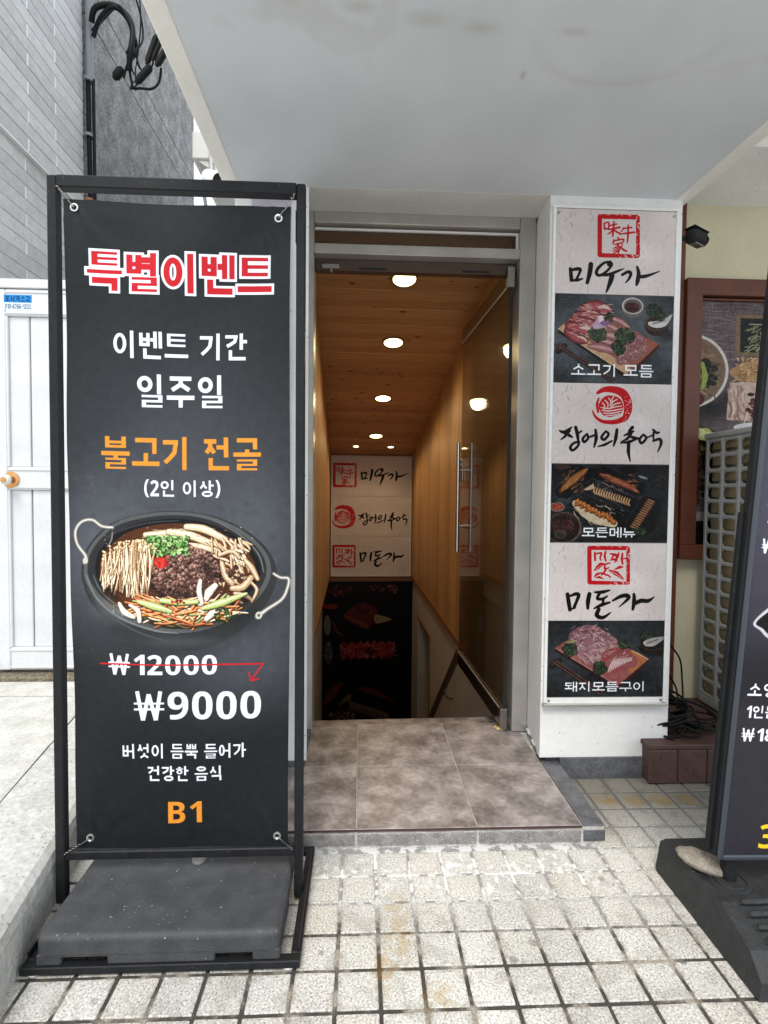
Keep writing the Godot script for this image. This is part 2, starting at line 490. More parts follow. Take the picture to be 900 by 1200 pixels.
func banner_stand():
	var s := thing("banner_stand", "black steel frame stand with a tall dark banner for a hot pot special", "banner stand")
	var bar := func(called, a: Vector3, b: Vector3, w: float, m):
		var st := begin()
		box(st, (a + b) / 2, (b - a).abs() + Vector3(w, w, w) - (b - a).abs().normalized() * w, 0.003)
		return obj(called, st, m, s)
	var zf := 0.09
	bar.call("pole", Vector3(-0.820, 0.012, zf), Vector3(-0.820, 2.110, zf), 0.028, M.black_paint)
	bar.call("pole", Vector3(-0.126, 0.012, zf), Vector3(-0.126, 2.110, zf), 0.026, M.black_paint)
	bar.call("upper_bar", Vector3(-0.806, 2.093, zf), Vector3(-0.139, 2.093, zf), 0.034, M.black_paint)
	bar.call("cross_bar", Vector3(-0.806, 0.155, zf), Vector3(-0.139, 0.155, zf), 0.026, M.black_paint)
	# flat base: four angle bars on small feet
	for q in [[Vector3(-0.445, 0.018, 0.318), Vector3(0.70, 0.020, 0.026)], [Vector3(-0.445, 0.018, -0.095), Vector3(0.70, 0.020, 0.026)], [Vector3(-0.782, 0.018, 0.1115), Vector3(0.026, 0.020, 0.386)], [Vector3(-0.108, 0.018, 0.1115), Vector3(0.026, 0.020, 0.386)]]:
		var st := begin()
		box(st, q[0], q[1], 0.002)
		obj("base_bar", st, M.black_paint, s)
	for q in [[-0.102, 0.1115], [-0.788, 0.1115]]:
		var st := begin()
		box(st, Vector3(q[0], 0.037, q[1]), Vector3(0.004, 0.018, 0.386), 0.0)
		obj("base_lip", st, M.black_paint, s)
	for q in [[-0.765, 0.312], [-0.125, 0.312], [-0.765, -0.085], [-0.125, -0.085]]:
		var st := begin()
		lathe(st, Vector3(q[0], 0, q[1]), [[0.016, 0.0], [0.018, 0.005], [0.014, 0.010], [0.0, 0.010]], Vector3.UP, 16)
		obj("foot", st, M.white_plastic, s)
	# the banner: a slightly slack sheet held by springs at four grommets
	var tl := Vector3(-0.793, 2.049, zf + 0.004)
	var tr := Vector3(-0.155, 2.049, zf + 0.004)
	var bl := Vector3(-0.778, 0.172, zf + 0.004)
	var br := Vector3(-0.156, 0.170, zf + 0.004)
	var at := func(u: float, v: float) -> Vector3:
		var p := tl.lerp(tr, u).lerp(bl.lerp(br, u), v)
		p.z += 0.006 * sin(u * 5.0 + v * 7.0) * sin(PI * v) + 0.010 * sin(PI * u) * (1.0 - 2.0 * absf(v - 0.5)) + 0.0025 * sin(u * 11.0 + v * 23.0)
		p.x += 0.003 * sin(v * 9.0) * (1.0 if u < 0.5 else -1.0) * absf(u - 0.5) * 2.0
		p.y -= 0.006 * sin(PI * u) * (1.0 - v)
		for k in 4:                                                       # creases fanning out of the eyelets
			var e := Vector2(u - [0.05, 0.945, 0.064, 0.948][k], (v - [0.013, 0.018, 0.983, 0.983][k]) * 2.95)
			p.z += 0.0022 * sin(e.angle() * 9.0 + k) * exp(-e.length() / 0.16) * smoothstep(0.0, 0.05, e.length())
		return p
	var st := begin()
	var NU := 36
	var NV := 100
	for side in 2:
		for j in NV:
			for i in NU:
				var P := []
				var T := []
				for k in [[0, 0], [1, 0], [1, 1], [0, 1]]:
					var u := float(i + k[0]) / NU
					var v := float(j + k[1]) / NV
					P.append(at.call(u, v) + Vector3(0, 0, -0.0015 * side))
					T.append(Vector2(u, v) if side == 0 else Vector2(0.001, 0.001))
				var N := []
				for k in 4:
					var u: float = float(i + [0, 1, 1, 0][k]) / NU
					var v: float = float(j + [0, 0, 1, 1][k]) / NV
					var n: Vector3 = ((at.call(u + 0.01, v) - at.call(u - 0.01, v)) as Vector3).cross(at.call(u, v - 0.01) - at.call(u, v + 0.01)).normalized()
					N.append(n if side == 0 else -n)
				var o := Vector3(0, 0, 1 - 2 * side)
				tri(st, [P[0], P[1], P[2]], [N[0], N[1], N[2]], [T[0], T[1], T[2]], o)
				tri(st, [P[0], P[2], P[3]], [N[0], N[2], N[3]], [T[0], T[2], T[3]], o)
	var bn := obj("banner", st, print_mat(print_banner(), 0.42), s)
	for q in [[0.05, 0.013, -0.806, 2.078], [0.945, 0.018, -0.142, 2.080], [0.064, 0.983, -0.806, 0.163], [0.948, 0.983, -0.143, 0.165]]:
		st = begin()
		var c: Vector3 = at.call(q[0], q[1])
		lathe(st, c + Vector3(0, 0, 0.0008), [[0.0122, 0.0], [0.0114, 0.003], [0.008, 0.0035], [0.006, 0.001], [0.006, -0.004]], Vector3(0, 0, 1), 20)
		obj("grommet", st, M.grommet, bn)
		var e := Vector3(q[2], q[3], zf + 0.016)
		var P := []
		for k in 40:
			var t := k / 39.0
			P.append((c + Vector3(0, 0, 0.004)).lerp(e, t) + Vector3(0.0035 * cos(k * 1.3), 0.0035 * sin(k * 1.3), 0.003 * sin(k * 1.3)) * smoothstep(0.25, 0.4, t) * smoothstep(1.0, 0.9, t))
		st = begin()
		tube(st, P, 0.0012, 6)
		obj("spring", st, M.steel, s)
	st = begin()
	box(st, Vector3(-0.1402, 1.99, zf + 0.002), Vector3(0.0016, 0.09, 0.022), 0.0)
	obj("tape", st, M.blue, s)
	# the filled weight in the base
	var w := thing("base_weight", "square black plastic ballast block lying in the base of the banner stand", "ballast weight", Vector3(-0.452, 0.0, 0.155))
	st = begin()
	rbox(st, Vector3(0, 0.079, 0), Vector3(0.612, 0.050, 0.345), 0.022, 0.016)
	box(st, Vector3(0, 0.052, 0), Vector3(0.606, 0.008, 0.339), 0.002)
	box(st, Vector3(0, 0.042, -0.05), Vector3(0.60, 0.028, 0.24), 0.004)
	for q in [[-0.275, 0.062], [0.005, 0.27], [0.27, 0.07]]: box(st, Vector3(q[0], 0.040, 0.08), Vector3(q[1], 0.028, 0.178), 0.004)
	obj("block", st, M.black_plastic, w)
	st = begin()
	lathe(st, Vector3(0.02, 0.1035, -0.098), [[0.021, -0.001], [0.021, 0.005], [0.017, 0.008], [0.0, 0.0085]], Vector3.UP, 24)
	obj("filler_cap", st, M.cap, w)

func light_box():
	var s := thing("menu_lightbox", "tall grey menu light box on a ridged black rubber base, cut off at right", "signboard")
	# base
	var prof := [[0.0, 0.012], [0.0, 0.095], [0.022, 0.118], [0.285, 0.118], [0.40, 0.084], [0.448, 0.044], [0.452, 0.0], [0.01, 0.0]]
	var A := []
	var Bq := []
	for q in prof:
		var ins: float = 0.16 * q[1]
		A.append(Vector3(1.028 + ins, q[1], q[0]))
		Bq.append(Vector3(1.62 - ins, q[1], q[0]))
	var st := begin()
	flat(st, A, Vector3(-1, 0.16, 0))
	flat(st, Bq, Vector3(1, 0.16, 0))
	var cen := Vector3(1.32, 0.06, 0.22)
	for k in A.size():
		var j := (k + 1) % A.size()
		flat(st, [A[k], Bq[k], Bq[j], A[j]], (A[k] + Bq[j]) / 2 - cen)
	box(st, Vector3(1.325, 0.03, -0.003), Vector3(0.50, 0.04, 0.01), 0.002)
	obj("rubber_base", st, M.rubber, s)
	for k in 4:
		var z := 0.292 + 0.031 * k
		var y := 0.118 - (z - 0.285) * 0.296
		st = begin()
		prism(st, [Vector3(1.085, y - 0.004, z), Vector3(1.098, y + 0.007, z - 0.008), Vector3(1.098, y + 0.007, z + 0.008)], Vector3(0.001, 0, 0))
		box(st, Vector3(1.325, y + 0.004, z), Vector3(0.456, 0.022, 0.015), 0.005, Basis(Vector3.RIGHT, 0.288))
		obj("ridge", st, M.rubber, s)
	for k in 5:
		st = begin()
		box(st, Vector3(1.054, 0.1165, 0.045 + 0.03 * k), Vector3(0.022, 0.008, 0.007), 0.002, Basis(Vector3.UP, 0.5))
		obj("grip_rib", st, M.rubber, s)
	for x in [1.122, 1.53]:
		st = begin()
		lathe(st, Vector3(x, 0.1165, 0.212), [[0.056, 0.0], [0.055, 0.005], [0.046, 0.006], [0.045, 0.003], [0.038, 0.003], [0.036, 0.009], [0.0, 0.009]], Vector3.UP, 28)
		obj("boss", st, M.rubber, s)
		st = begin()
		box(st, Vector3(x, 0.165, 0.208), Vector3(0.032, 0.085, 0.032), 0.003)
		obj("post", st, M.black_paint, s)
	# the cabinet leans a little forward and to the right
	var B := Basis(Vector3.UP, deg_to_rad(2.0)) * Basis(Vector3(0, 0, 1), -deg_to_rad(2.5)) * Basis(Vector3.RIGHT, deg_to_rad(2.0))
	var o := Vector3(1.070, 0.196, 0.206)
	var X := Transform3D(B, o)
	var cab := Node3D.new()
	var W := 0.60
	var H := 1.82
	var T := 0.044
	var part := func(called, c, sz, m, b = 0.004):
		var q := begin()
		box(q, X * (c as Vector3), sz, b, B)
		return obj(called, q, m, s)
	part.call("cabinet", Vector3(W / 2, H / 2, 0), Vector3(W, H, T), M.black_paint, 0.012)
	part.call("bezel", Vector3(0.008, H / 2, T / 2 + 0.003), Vector3(0.016, H - 0.004, 0.010), M.bezel)
	part.call("bezel", Vector3(W - 0.008, H / 2, T / 2 + 0.003), Vector3(0.016, H - 0.004, 0.010), M.bezel)
	part.call("bezel", Vector3(W / 2, 0.008, T / 2 + 0.003), Vector3(W - 0.032, 0.016, 0.010), M.bezel)
	part.call("bezel", Vector3(W / 2, H - 0.008, T / 2 + 0.003), Vector3(W - 0.032, 0.016, 0.010), M.bezel)
	part.call("side_rail", Vector3(-0.005, 0.50, -0.010), Vector3(0.010, 0.98, 0.016), M.black_paint, 0.002)
	st = begin()
	sheet(st, X * Vector3(0.0165, H - 0.0165, T / 2 + 0.002), B * Vector3(W - 0.033, 0, 0), B * Vector3(0, -(H - 0.033), 0), 0.004)
	obj("printed_face", st, print_mat(print_lightbox(), 0.4), s)
	# stone wedged on the base
	var p := thing("flat_stone", "flat rounded beige stone lying on the rubber base of the light box", "stone", Vector3(1.082, 0.139, 0.158), Basis(Vector3.UP, -0.5) * Basis(Vector3(0, 0, 1), -0.16))
	st = begin()
	var n := noise(3.0, 8, 3)
	var NU := 28
	var NV := 14
	var at := func(i: int, j: int) -> Vector3:
		var a := TAU * i / NU
		var b := PI * j / NV
		var q := Vector3(sin(b) * cos(a), cos(b), sin(b) * sin(a))
		q.x = signf(q.x) * pow(absf(q.x), 0.85)
		var f := 1.0 + 0.14 * n.get_noise_3dv(q * 0.6)
		return Vector3(q.x * 0.072, q.y * 0.0215, q.z * 0.042) * f
	for j in NV:
		for i in NU:
			var P := [at.call(i, j), at.call(i + 1, j), at.call(i + 1, j + 1), at.call(i, j + 1)]
			var N := []
			for q in P: N.append((q * Vector3(1.0 / 0.0052, 1.0 / 0.00046, 1.0 / 0.0018)).normalized())
			var z4 := [Vector2.ZERO, Vector2.ZERO, Vector2.ZERO]
			if j > 0: tri(st, [P[0], P[1], P[2]], [N[0], N[1], N[2]], z4, N[0] + N[2])
			if j < NV - 1: tri(st, [P[0], P[2], P[3]], [N[0], N[2], N[3]], z4, N[0] + N[2])
	obj("pebble", st, M.stone, p)

func wall_things():
	# dark timber ledge along the recess
	var d := thing("wooden_ledge", "low dark brown wooden box ledge beside the right pillar", "ledge")
	var st := begin()
	box(st, Vector3(2.35, 0.078, -0.755), Vector3(2.07, 0.150, 0.50), 0.0)
	obj("core", st, M.dark, d)
	for k in 3:
		st = begin()
		box(st, Vector3(2.345, 0.159, -0.579 - 0.172 * k), Vector3(2.13, 0.020, 0.169), 0.003)
		obj("plank", st, M.deck, d)
	for k in 10:
		st = begin()
		box(st, Vector3(1.345 + 0.128 * k, 0.076, -0.499), Vector3(0.125, 0.143, 0.014), 0.003)
		obj("front_plank", st, M.deck, d)
	for k in 3:
		st = begin()
		box(st, Vector3(1.298, 0.076, -0.59 - 0.17 * k), Vector3(0.018, 0.143, 0.167), 0.003)
		obj("end_plank", st, M.deck, d)
	# outdoor unit
	var a := thing("air_conditioner", "cream outdoor air conditioner unit with a square grille on its side", "air conditioner", Vector3(1.80, 0.17, -0.775))
	# local: left face at x = 0, 0.36 deep along z, 0.92 wide along x
	var W := 0.92
	var D := 0.37
	var H := 1.375
	var add := func(called, c, s, m, b = 0.004):
		var q := begin()
		box(q, c, s, b)
		return obj(called, q, m, a)
	add.call("casing_lid", Vector3(W / 2, H - 0.014, 0), Vector3(W + 0.012, 0.028, D + 0.012), M.ac, 0.006)
	add.call("casing_base", Vector3(W / 2, 0.028, 0), Vector3(W, 0.040, D), M.ac, 0.004)
	for z in [-D / 2 + 0.02, D / 2 - 0.02]: add.call("foot", Vector3(0.12, 0.005, z), Vector3(0.10, 0.010, 0.05), M.ac, 0.002)
	for z in [-D / 2 + 0.02, D / 2 - 0.02]: add.call("foot", Vector3(W - 0.12, 0.005, z), Vector3(0.10, 0.010, 0.05), M.ac, 0.002)
	add.call("front_panel", Vector3(W / 2, H / 2 + 0.01, D / 2 - 0.006), Vector3(W, H - 0.076, 0.012), M.ac, 0.003)
	add.call("right_panel", Vector3(W - 0.006, H / 2 + 0.01, -0.008), Vector3(0.012, H - 0.076, D - 0.014), M.ac, 0.003)
	add.call("coil", Vector3(0.045, H / 2 + 0.01, -0.006), Vector3(0.022, H - 0.08, D - 0.03), M.coil, 0.0)
	for k in 16:
		add.call("coil_tube", Vector3(0.030, 0.09 + 0.08 * k, -0.006), Vector3(0.008, 0.010, D - 0.03), M.steel, 0.002)
	for k in 4:
		add.call("upright", Vector3(0.006, H / 2 + 0.01, -D / 2 + 0.012 + (D - 0.030) / 3.0 * k), Vector3(0.012, H - 0.076, 0.021), M.ac, 0.004)
	for k in 18:
		for j in 3:
			add.call("grille_bar", Vector3(0.0065, 0.056 + (H - 0.094) / 17.0 * k, -D / 2 + 0.012 + (D - 0.030) / 3.0 * (j + 0.5)), Vector3(0.011, 0.0185, (D - 0.030) / 3.0 - 0.021), M.ac, 0.004)
	var cq := begin()
	for k in 17:                                                           # rounded corners of the cells
		for j in 3:
			var y0 := 0.056 + (H - 0.094) / 17.0 * k + 0.00925
			var y1 := 0.056 + (H - 0.094) / 17.0 * (k + 1) - 0.00925
			var z0 := -D / 2 + 0.012 + (D - 0.030) / 3.0 * j + 0.0105
			var z1 := -D / 2 + 0.012 + (D - 0.030) / 3.0 * (j + 1) - 0.0105
			for e in [[y0, z0, 1, 1], [y0, z1, 1, -1], [y1, z0, -1, 1], [y1, z1, -1, -1]]:
				prism(cq, [Vector3(0.003, e[0], e[1]), Vector3(0.003, e[0] + 0.013 * e[2], e[1]), Vector3(0.003, e[0], e[1] + 0.013 * e[3])], Vector3(0.007, 0, 0))
	obj("cell_corners", cq, M.ac, a).set_meta("kind", "stuff")
	# fan grille on the street face
	st = begin()
	for y in [0.37, 1.0]:
		for r0 in [0.06, 0.12, 0.18, 0.24]:
			var P := []
			for k in 33: P.append(Vector3(W / 2 + cos(TAU * k / 32) * r0, y + sin(TAU * k / 32) * r0, D / 2 + 0.006))
			tube(st, P, 0.004, 6, false)
	obj("fan_guard", st, M.ac, a)
	# loose cables on the ledge
	var c := thing("cable_pile", "tangled heap of black cables lying on the brown ledge", "cables", Vector3(1.46, 0.171, -0.70))
	for k in 12:
		var P := []
		var q := Vector3(rng.randf_range(-0.06, 0.10), rng.randf_range(0.01, 0.10), rng.randf_range(-0.08, 0.08))
		var r0 := rng.randf_range(0.05, 0.11)
		var ph := rng.randf_range(0, TAU)
		var tx := Basis.from_euler(Vector3(rng.randf_range(-0.5, 0.5), rng.randf_range(0, 6), rng.randf_range(-0.5, 0.5)))
		for i in 34:
			var t := ph + i * 0.33
			var e := tx * Vector3(cos(t) * r0 * 1.25, 0, sin(t) * r0 * 0.8) * (1.0 + 0.10 * sin(i * 0.5 + k))
			var pt := q + e + Vector3(0, 0.0025 * i / 4.0 - 0.01, 0)
			pt.y = maxf(pt.y, 0.006)
			pt.x = clampf(pt.x, -0.125, 0.245)
			P.append(pt)
		st = begin()
		tube(st, P, rng.randf_range(0.0040, 0.0062), 7)
		obj("loop", st, M.cable, c)
	for k in 3:
		var P := []
		var q: Vector3 = [Vector3(0.05, 0.008, 0.12), Vector3(0.16, 0.006, 0.05), Vector3(0.20, 0.03, 0.0)][k]
		for i in 20:
			var t := i * 0.36
			P.append(q + Vector3(cos(t) * 0.05, 0.004 * sin(i * 0.7) + 0.004, sin(t) * 0.04))
		st = begin()
		tube(st, P, 0.0042, 7)
		obj("loop", st, M.cable, c)
	var lines := [["straight black cable hanging against the cream wall, farthest from the pillar", [Vector3(1.62, 1.05, -0.96), Vector3(1.615, 0.80, -0.97), Vector3(1.61, 0.55, -0.97), Vector3(1.60, 0.30, -0.95), Vector3(1.57, 0.24, -0.90)]],
		["black cable bending in a wide curve down to the cable heap", [Vector3(1.44, 0.80, -0.76), Vector3(1.52, 0.66, -0.84), Vector3(1.60, 0.50, -0.90), Vector3(1.68, 0.40, -0.93), Vector3(1.69, 0.29, -0.92), Vector3(1.66, 0.19, -0.86)]],
		["short black cable slanting from the pillar edge to the heap", [Vector3(1.42, 0.56, -0.70), Vector3(1.50, 0.43, -0.80), Vector3(1.60, 0.33, -0.88), Vector3(1.65, 0.25, -0.90), Vector3(1.62, 0.18, -0.84)]]]
	for l in lines:
		var P := []
		var Q: Array = l[1]
		for i in Q.size() - 1:
			for j in 6:
				P.append((Q[i] as Vector3).cubic_interpolate(Q[i + 1], Q[maxi(i - 1, 0)], Q[mini(i + 2, Q.size() - 1)], j / 6.0))
		P.append(Q[-1])
		st = begin()
		tube(st, P, 0.0045, 8)
		var o := obj("hanging_cable", st, M.cable)
		tag(o, l[0], "cable", "cables hanging beside the pillar")
	# black camera on the pillar's edge
	var v := thing("black_camera", "small black security camera on the edge of the right pillar", "security camera", Vector3(1.402, 2.338, -0.60))
	st = begin()
	lathe(st, Vector3(0, 0, 0), [[0.022, 0.0], [0.022, 0.008], [0.010, 0.012], [0.009, 0.034]], Vector3(1, 0, 0), 20)
	obj("mount", st, M.black_paint, v)
	var vb := Basis(Vector3(0, 0, 1), -0.16) * Basis(Vector3.UP, 0.35)
	st = begin()
	box(st, Vector3(0.085, 0.004, 0.0), Vector3(0.092, 0.058, 0.056), 0.012, vb)
	var vp := obj("housing", st, M.black_paint, v)
	st = begin()
	box(st, Vector3(0.087, 0.0335, 0.0), Vector3(0.094, 0.004, 0.056), 0.0015, vb)
	obj("sun_shield", st, M.black_paint, v)
	st = begin()
	lathe(st, Vector3(0.13, -0.002, -0.016), [[0.024, 0.0], [0.022, 0.006], [0.0, 0.009]], vb * Vector3(1, 0, 0), 20)
	obj("lens", st, M.dark, v)
	st = begin()
	box(st, Vector3(0.09, -0.027, 0.0), Vector3(0.05, 0.004, 0.03), 0.001, vb)
	obj("label_plate", st, M.steel, vp)
	# white camera at the canopy corner
	var u := thing("white_camera", "white bullet security camera on the wall under the canopy's left corner", "security camera", Vector3(-0.522, 2.56, -0.66))
	st = begin()
	lathe(st, Vector3(0, 0, 0), [[0.05, 0.0], [0.05, 0.014], [0.036, 0.028], [0.0, 0.034]], Vector3(-1, 0.2, 0.35).normalized(), 24)
	obj("mount", st, M.white_plastic, u)
	var dir := Vector3(0.55, -0.42, 0.55).normalized()
	st = begin()
	var c0 := Vector3(-0.075, -0.02, 0.03)
	lathe(st, c0, [[0.0, -0.006], [0.028, -0.004], [0.033, 0.006], [0.033, 0.100], [0.030, 0.104], [0.028, 0.096], [0.0, 0.094]], dir, 24)
	obj("housing", st, M.white_plastic, u)
	st = begin()
	lathe(st, c0, [[0.027, 0.098], [0.0, 0.0985]], dir, 24)
	obj("lens", st, M.dark, u)
	st = begin()
	tube(st, [Vector3(-0.09, -0.02, 0.0), Vector3(-0.10, -0.08, 0.0), Vector3(-0.09, -0.16, -0.01), Vector3(-0.05, -0.24, -0.03)], 0.008, 8)
	obj("cable_tail", st, M.conduit, u)

func left_side():
	# the white gate
	var g := thing("white_gate", "white grooved panel gate with a brass ringed round knob", "gate", Vector3(0, 0, -1.40))
	var add := func(called, c, s, b = 0.004):
		var q := begin()
		box(q, c, s, b)
		return obj(called, q, M.gate, g)
	add.call("post", Vector3(-2.025, 1.29, -0.01), Vector3(0.075, 2.20, 0.07))
	add.call("post", Vector3(-0.955, 1.29, -0.01), Vector3(0.075, 2.20, 0.07))
	add.call("head", Vector3(-1.49, 2.366, -0.01), Vector3(1.145, 0.05, 0.075))
	add.call("stile", Vector3(-1.951, 1.272, 0), Vector3(0.062, 2.125, 0.045))
	add.call("stile", Vector3(-1.029, 1.272, 0), Vector3(0.062, 2.125, 0.045))
	for q in [[2.262, 0.145], [1.292, 0.128], [0.274, 0.128]]:
		add.call("rail", Vector3(-1.49, q[0], 0), Vector3(0.856, q[1], 0.045))
		for e in [-0.5, 0.5]:
			add.call("moulding", Vector3(-1.49, q[0] + e * (q[1] - 0.03), 0.024), Vector3(0.856, 0.012, 0.008), 0.003)
	for q in [[1.356, 2.189], [0.338, 1.228]]:
		for k in 7:
			add.call("board", Vector3(-1.92 + 0.0614 + 0.1229 * k, (q[0] + q[1]) / 2, -0.004), Vector3(0.1155, q[1] - q[0], 0.024), 0.004)
		add.call("backing", Vector3(-1.49, (q[0] + q[1]) / 2, -0.018), Vector3(0.86, q[1] - q[0], 0.004), 0.0)
		add.call("moulding", Vector3(-1.914, (q[0] + q[1]) / 2, 0.014), Vector3(0.014, q[1] - q[0], 0.018), 0.004)
	var st := begin()
	lathe(st, Vector3(-1.900, 1.283, 0.022), [[0.046, 0.0], [0.045, 0.006], [0.030, 0.011], [0.014, 0.014], [0.013, 0.030]], Vector3(0, 0, 1), 28)
	var kn := obj("knob", st, M.brass, g)
	st = begin()
	lathe(st, Vector3(-1.900, 1.283, 0.05), [[0.014, 0.0], [0.026, 0.006], [0.030, 0.020], [0.026, 0.034], [0.016, 0.041]], Vector3(0, 0, 1), 28)
	obj("grip", st, M.porcelain, kn)
	st = begin()
	lathe(st, Vector3(-1.900, 1.283, 0.09), [[0.017, 0.0], [0.014, 0.004], [0.0, 0.005]], Vector3(0, 0, 1), 20)
	obj("keyhole_plate", st, M.brass, kn)
	var k := thing("notice_sticker", "small blue and white sticker on the top rail of the white gate", "sticker", Vector3(-1.925, 2.304, -1.3765))
	st = begin()
	sheet(st, Vector3.ZERO, Vector3(0.150, 0, 0), Vector3(0, -0.083, 0), 0.0008)
	obj("label", st, print_mat(print_sticker(), 0.4), k)
	# grey brick house, its flank along the passage
	var h := thing("brick_house", "pale grey brick house wall rising behind the white gate", "building")
	st = begin()
	box(st, Vector3(-4.059, 5.175, -1.925), Vector3(4.0, 3.65, 1.12))
	box(st, Vector3(-4.081, 1.675, -1.925), Vector3(4.0, 3.35, 1.12))
	obj("wall_core", st, M.mortar, h)
	var n := 0
	var mj := begin()
	for part in 2:
		var base: float = 3.398 if part == 0 else 3.277
		var rows := 20 if part == 0 else 14
		for j in rows:
			var y := base + 0.087 * j if part == 0 else base - 0.087 * j
			var odd := (j % 2 == 0) if part == 0 else (j % 2 == 1)
			var Z := [-1.365, -1.537, -2.127, -2.49] if not odd else [-1.365, -1.828, -2.49]
			if part == 1: Z = [-1.365, -1.537, -2.127, -2.49] if odd else [-1.365, -1.828, -2.49]
			for i in Z.size() - 1:
				st = begin()
				var xo := (0.0 if part == 0 else -0.022) + rng.randf_range(-0.0015, 0.0015)
				box(st, Vector3(-2.070 + xo + 0.006, y, (Z[i] + Z[i + 1]) / 2), Vector3(0.026, 0.0785, Z[i] - Z[i + 1] - 0.014), 0.0025, Basis(Vector3(0, 0, 1), -0.03))
				obj("brick", st, M["brick%d" % ((n * 7 + j) % 3)], h)
				n += 1
				if i: box(mj, Vector3(-2.0665 + (0.0 if part == 0 else -0.022), y, Z[i]), Vector3(0.026, 0.076, 0.016))
	obj("mortar_joints", mj, M.white_mortar, h).set_meta("kind", "stuff")
	st = begin()
	prism(st, [Vector3(-2.08, 3.336, -1.365), Vector3(-2.038, 3.325, -1.365), Vector3(-2.038, 3.338, -1.365), Vector3(-2.08, 3.356, -1.365)], Vector3(0, 0, -1.12))
	obj("drip_flashing", st, M.white_paint, h)
	# dark rough house behind it
	var r := thing("stucco_house", "dark grey rough stuccoed house further along the passage", "building")
	for q in [[-0.1, 4.795], [4.805, 5.045], [5.055, 8.0]]:
		st = begin()
		box(st, Vector3(-4.03, (q[0] + q[1]) / 2, -3.768), Vector3(4.0, q[1] - q[0], 2.53), 0.004)
		obj("wall", st, M.stucco, r)
	st = begin()
	box(st, Vector3(-4.05, 4.0, -3.768), Vector3(4.0, 7.9, 2.49))
	obj("wall_core", st, M.stucco, r)
	# awning box on the shop's flank
	var b := thing("side_balcony", "white balcony box jutting from the shop's side wall over the passage", "balcony")
	st = begin()
	box(st, Vector3(-1.02, 4.44, -3.9), Vector3(1.04, 0.25, 1.0), 0.01)
	obj("parapet", st, M.beam, b)
	st = begin()
	prism(st, [Vector3(-1.50, 4.312, -3.42), Vector3(-0.52, 4.312, -3.42), Vector3(-0.52, 4.02, -3.42), Vector3(-1.20, 4.13, -3.42)], Vector3(0, 0, -0.96))
	obj("bracket", st, M.beam, b)
	for x in [-1.36, -1.27]:
		st = begin()
		tube(st, [Vector3(x, 4.66, -3.385), Vector3(x, 4.20, -3.385), Vector3(x + 0.25, 3.95, -3.385)], 0.022, 10)
		obj("drain_pipe", st, M.white_plastic, b)
	# pipe and cables at the corner of the brick house
	var p := thing("conduit", "grey conduit pipe with a black cable on the corner of the brick house", "conduit")
	st = begin()
	tube(st, [Vector3(-2.01, 6.2, -2.50), Vector3(-2.01, 4.30, -2.50)], 0.028, 14)
	obj("pipe", st, M.conduit, p)
	st = begin()
	tube(st, [Vector3(-2.02, 4.32, -2.50), Vector3(-2.015, 3.9, -2.495), Vector3(-2.012, 3.4, -2.50), Vector3(-2.02, 2.2, -2.50)], 0.017, 10)
	obj("cable", st, M.cable, p)
	st = begin()
	tube(st, [Vector3(-1.985, 4.32, -2.505), Vector3(-1.98, 3.7, -2.50), Vector3(-1.976, 2.2, -2.50)], 0.012, 10)
	obj("cable", st, M.cable, p)
	for y in [4.31, 3.90, 3.42]:
		st = begin()
		lathe(st, Vector3(-2.02, y, -2.50), [[0.034, -0.012], [0.036, -0.01], [0.036, 0.01], [0.034, 0.012]], Vector3.UP, 16)
		obj("clamp", st, M.rust_metal if y < 3.6 else M.conduit, p)
	# the hanging loops, laid out about 4 m from the camera
	var zc := -2.45
	var at := func(px: float, py: float, dz := 0.0) -> Vector3:            # a spot in the plane of the bundle, from its height and reach
		return Vector3(-1.965 + (px - 105.0) * 0.0061, 4.83 - py * 0.0061, zc + dz)
	var c := thing("cable_bundle", "looped bundle of thick black cables and splice boxes in front of the dark house", "cables")
	var runs := [
		[[[104, 22], [112, 10], [130, 2], [146, 10], [154, 32], [153, 58], [147, 80]], 0.020], [[[104, 36], [116, 18], [134, 8], [148, 18], [152, 40], [148, 62]], 0.016], [[[104, 30], [118, 14], [138, 6], [150, 22], [156, 46], [150, 66]], 0.013],
		[[[154, -20], [162, 10], [164, 38], [158, 58], [148, 72], [140, 86]], 0.007], [[[150, 60], [152, 76], [158, 88], [152, 102], [156, 92]], 0.006], [[[148, 62], [149, 84], [154, 98], [164, 102], [176, 98], [183, 86], [188, 72]], 0.009],
		[[[158, 60], [162, 74], [170, 78], [180, 66]], 0.006], [[[160, 62], [160, 72], [168, 79]], 0.005], [[[164, -12], [163, 20], [158, 52], [157, 80], [160, 96]], 0.005]]
	for q in runs:
		var P := []
		var Q: Array = q[0]
		for i in Q.size() - 1:
			for j in 6:
				var f := func(k: int) -> Vector3: return at.call(Q[clampi(k, 0, Q.size() - 1)][0], Q[clampi(k, 0, Q.size() - 1)][1], 0.03 * sin(k * 1.7 + q[1] * 300))
				P.append((f.call(i) as Vector3).cubic_interpolate(f.call(i + 1), f.call(i - 1), f.call(i + 2), j / 6.0))
		st = begin()
		tube(st, P, q[1], 10)
		obj("cable", st, M.cable, c)
	for q in [[[135, 90], [141, 82], 0.030], [[173, 70], [183, 42], 0.021], [[180, 66], [190, 42], 0.017], [[161, 94], [175, 78], 0.026], [[185, 72], [195, 56], 0.024]]:
		st = begin()
		var a: Vector3 = at.call(q[0][0], q[0][1], 0.03)
		var e: Vector3 = at.call(q[1][0], q[1][1], 0.03)
		var dd := (e - a).normalized()
		tube(st, [a - dd * 0.02, a, a.lerp(e, 0.02), e, e + dd * 0.02], [q[2] * 0.5, q[2] * 0.8, q[2], q[2], q[2] * 0.6], 14)
		obj("splice_box", st, M.cable, c)

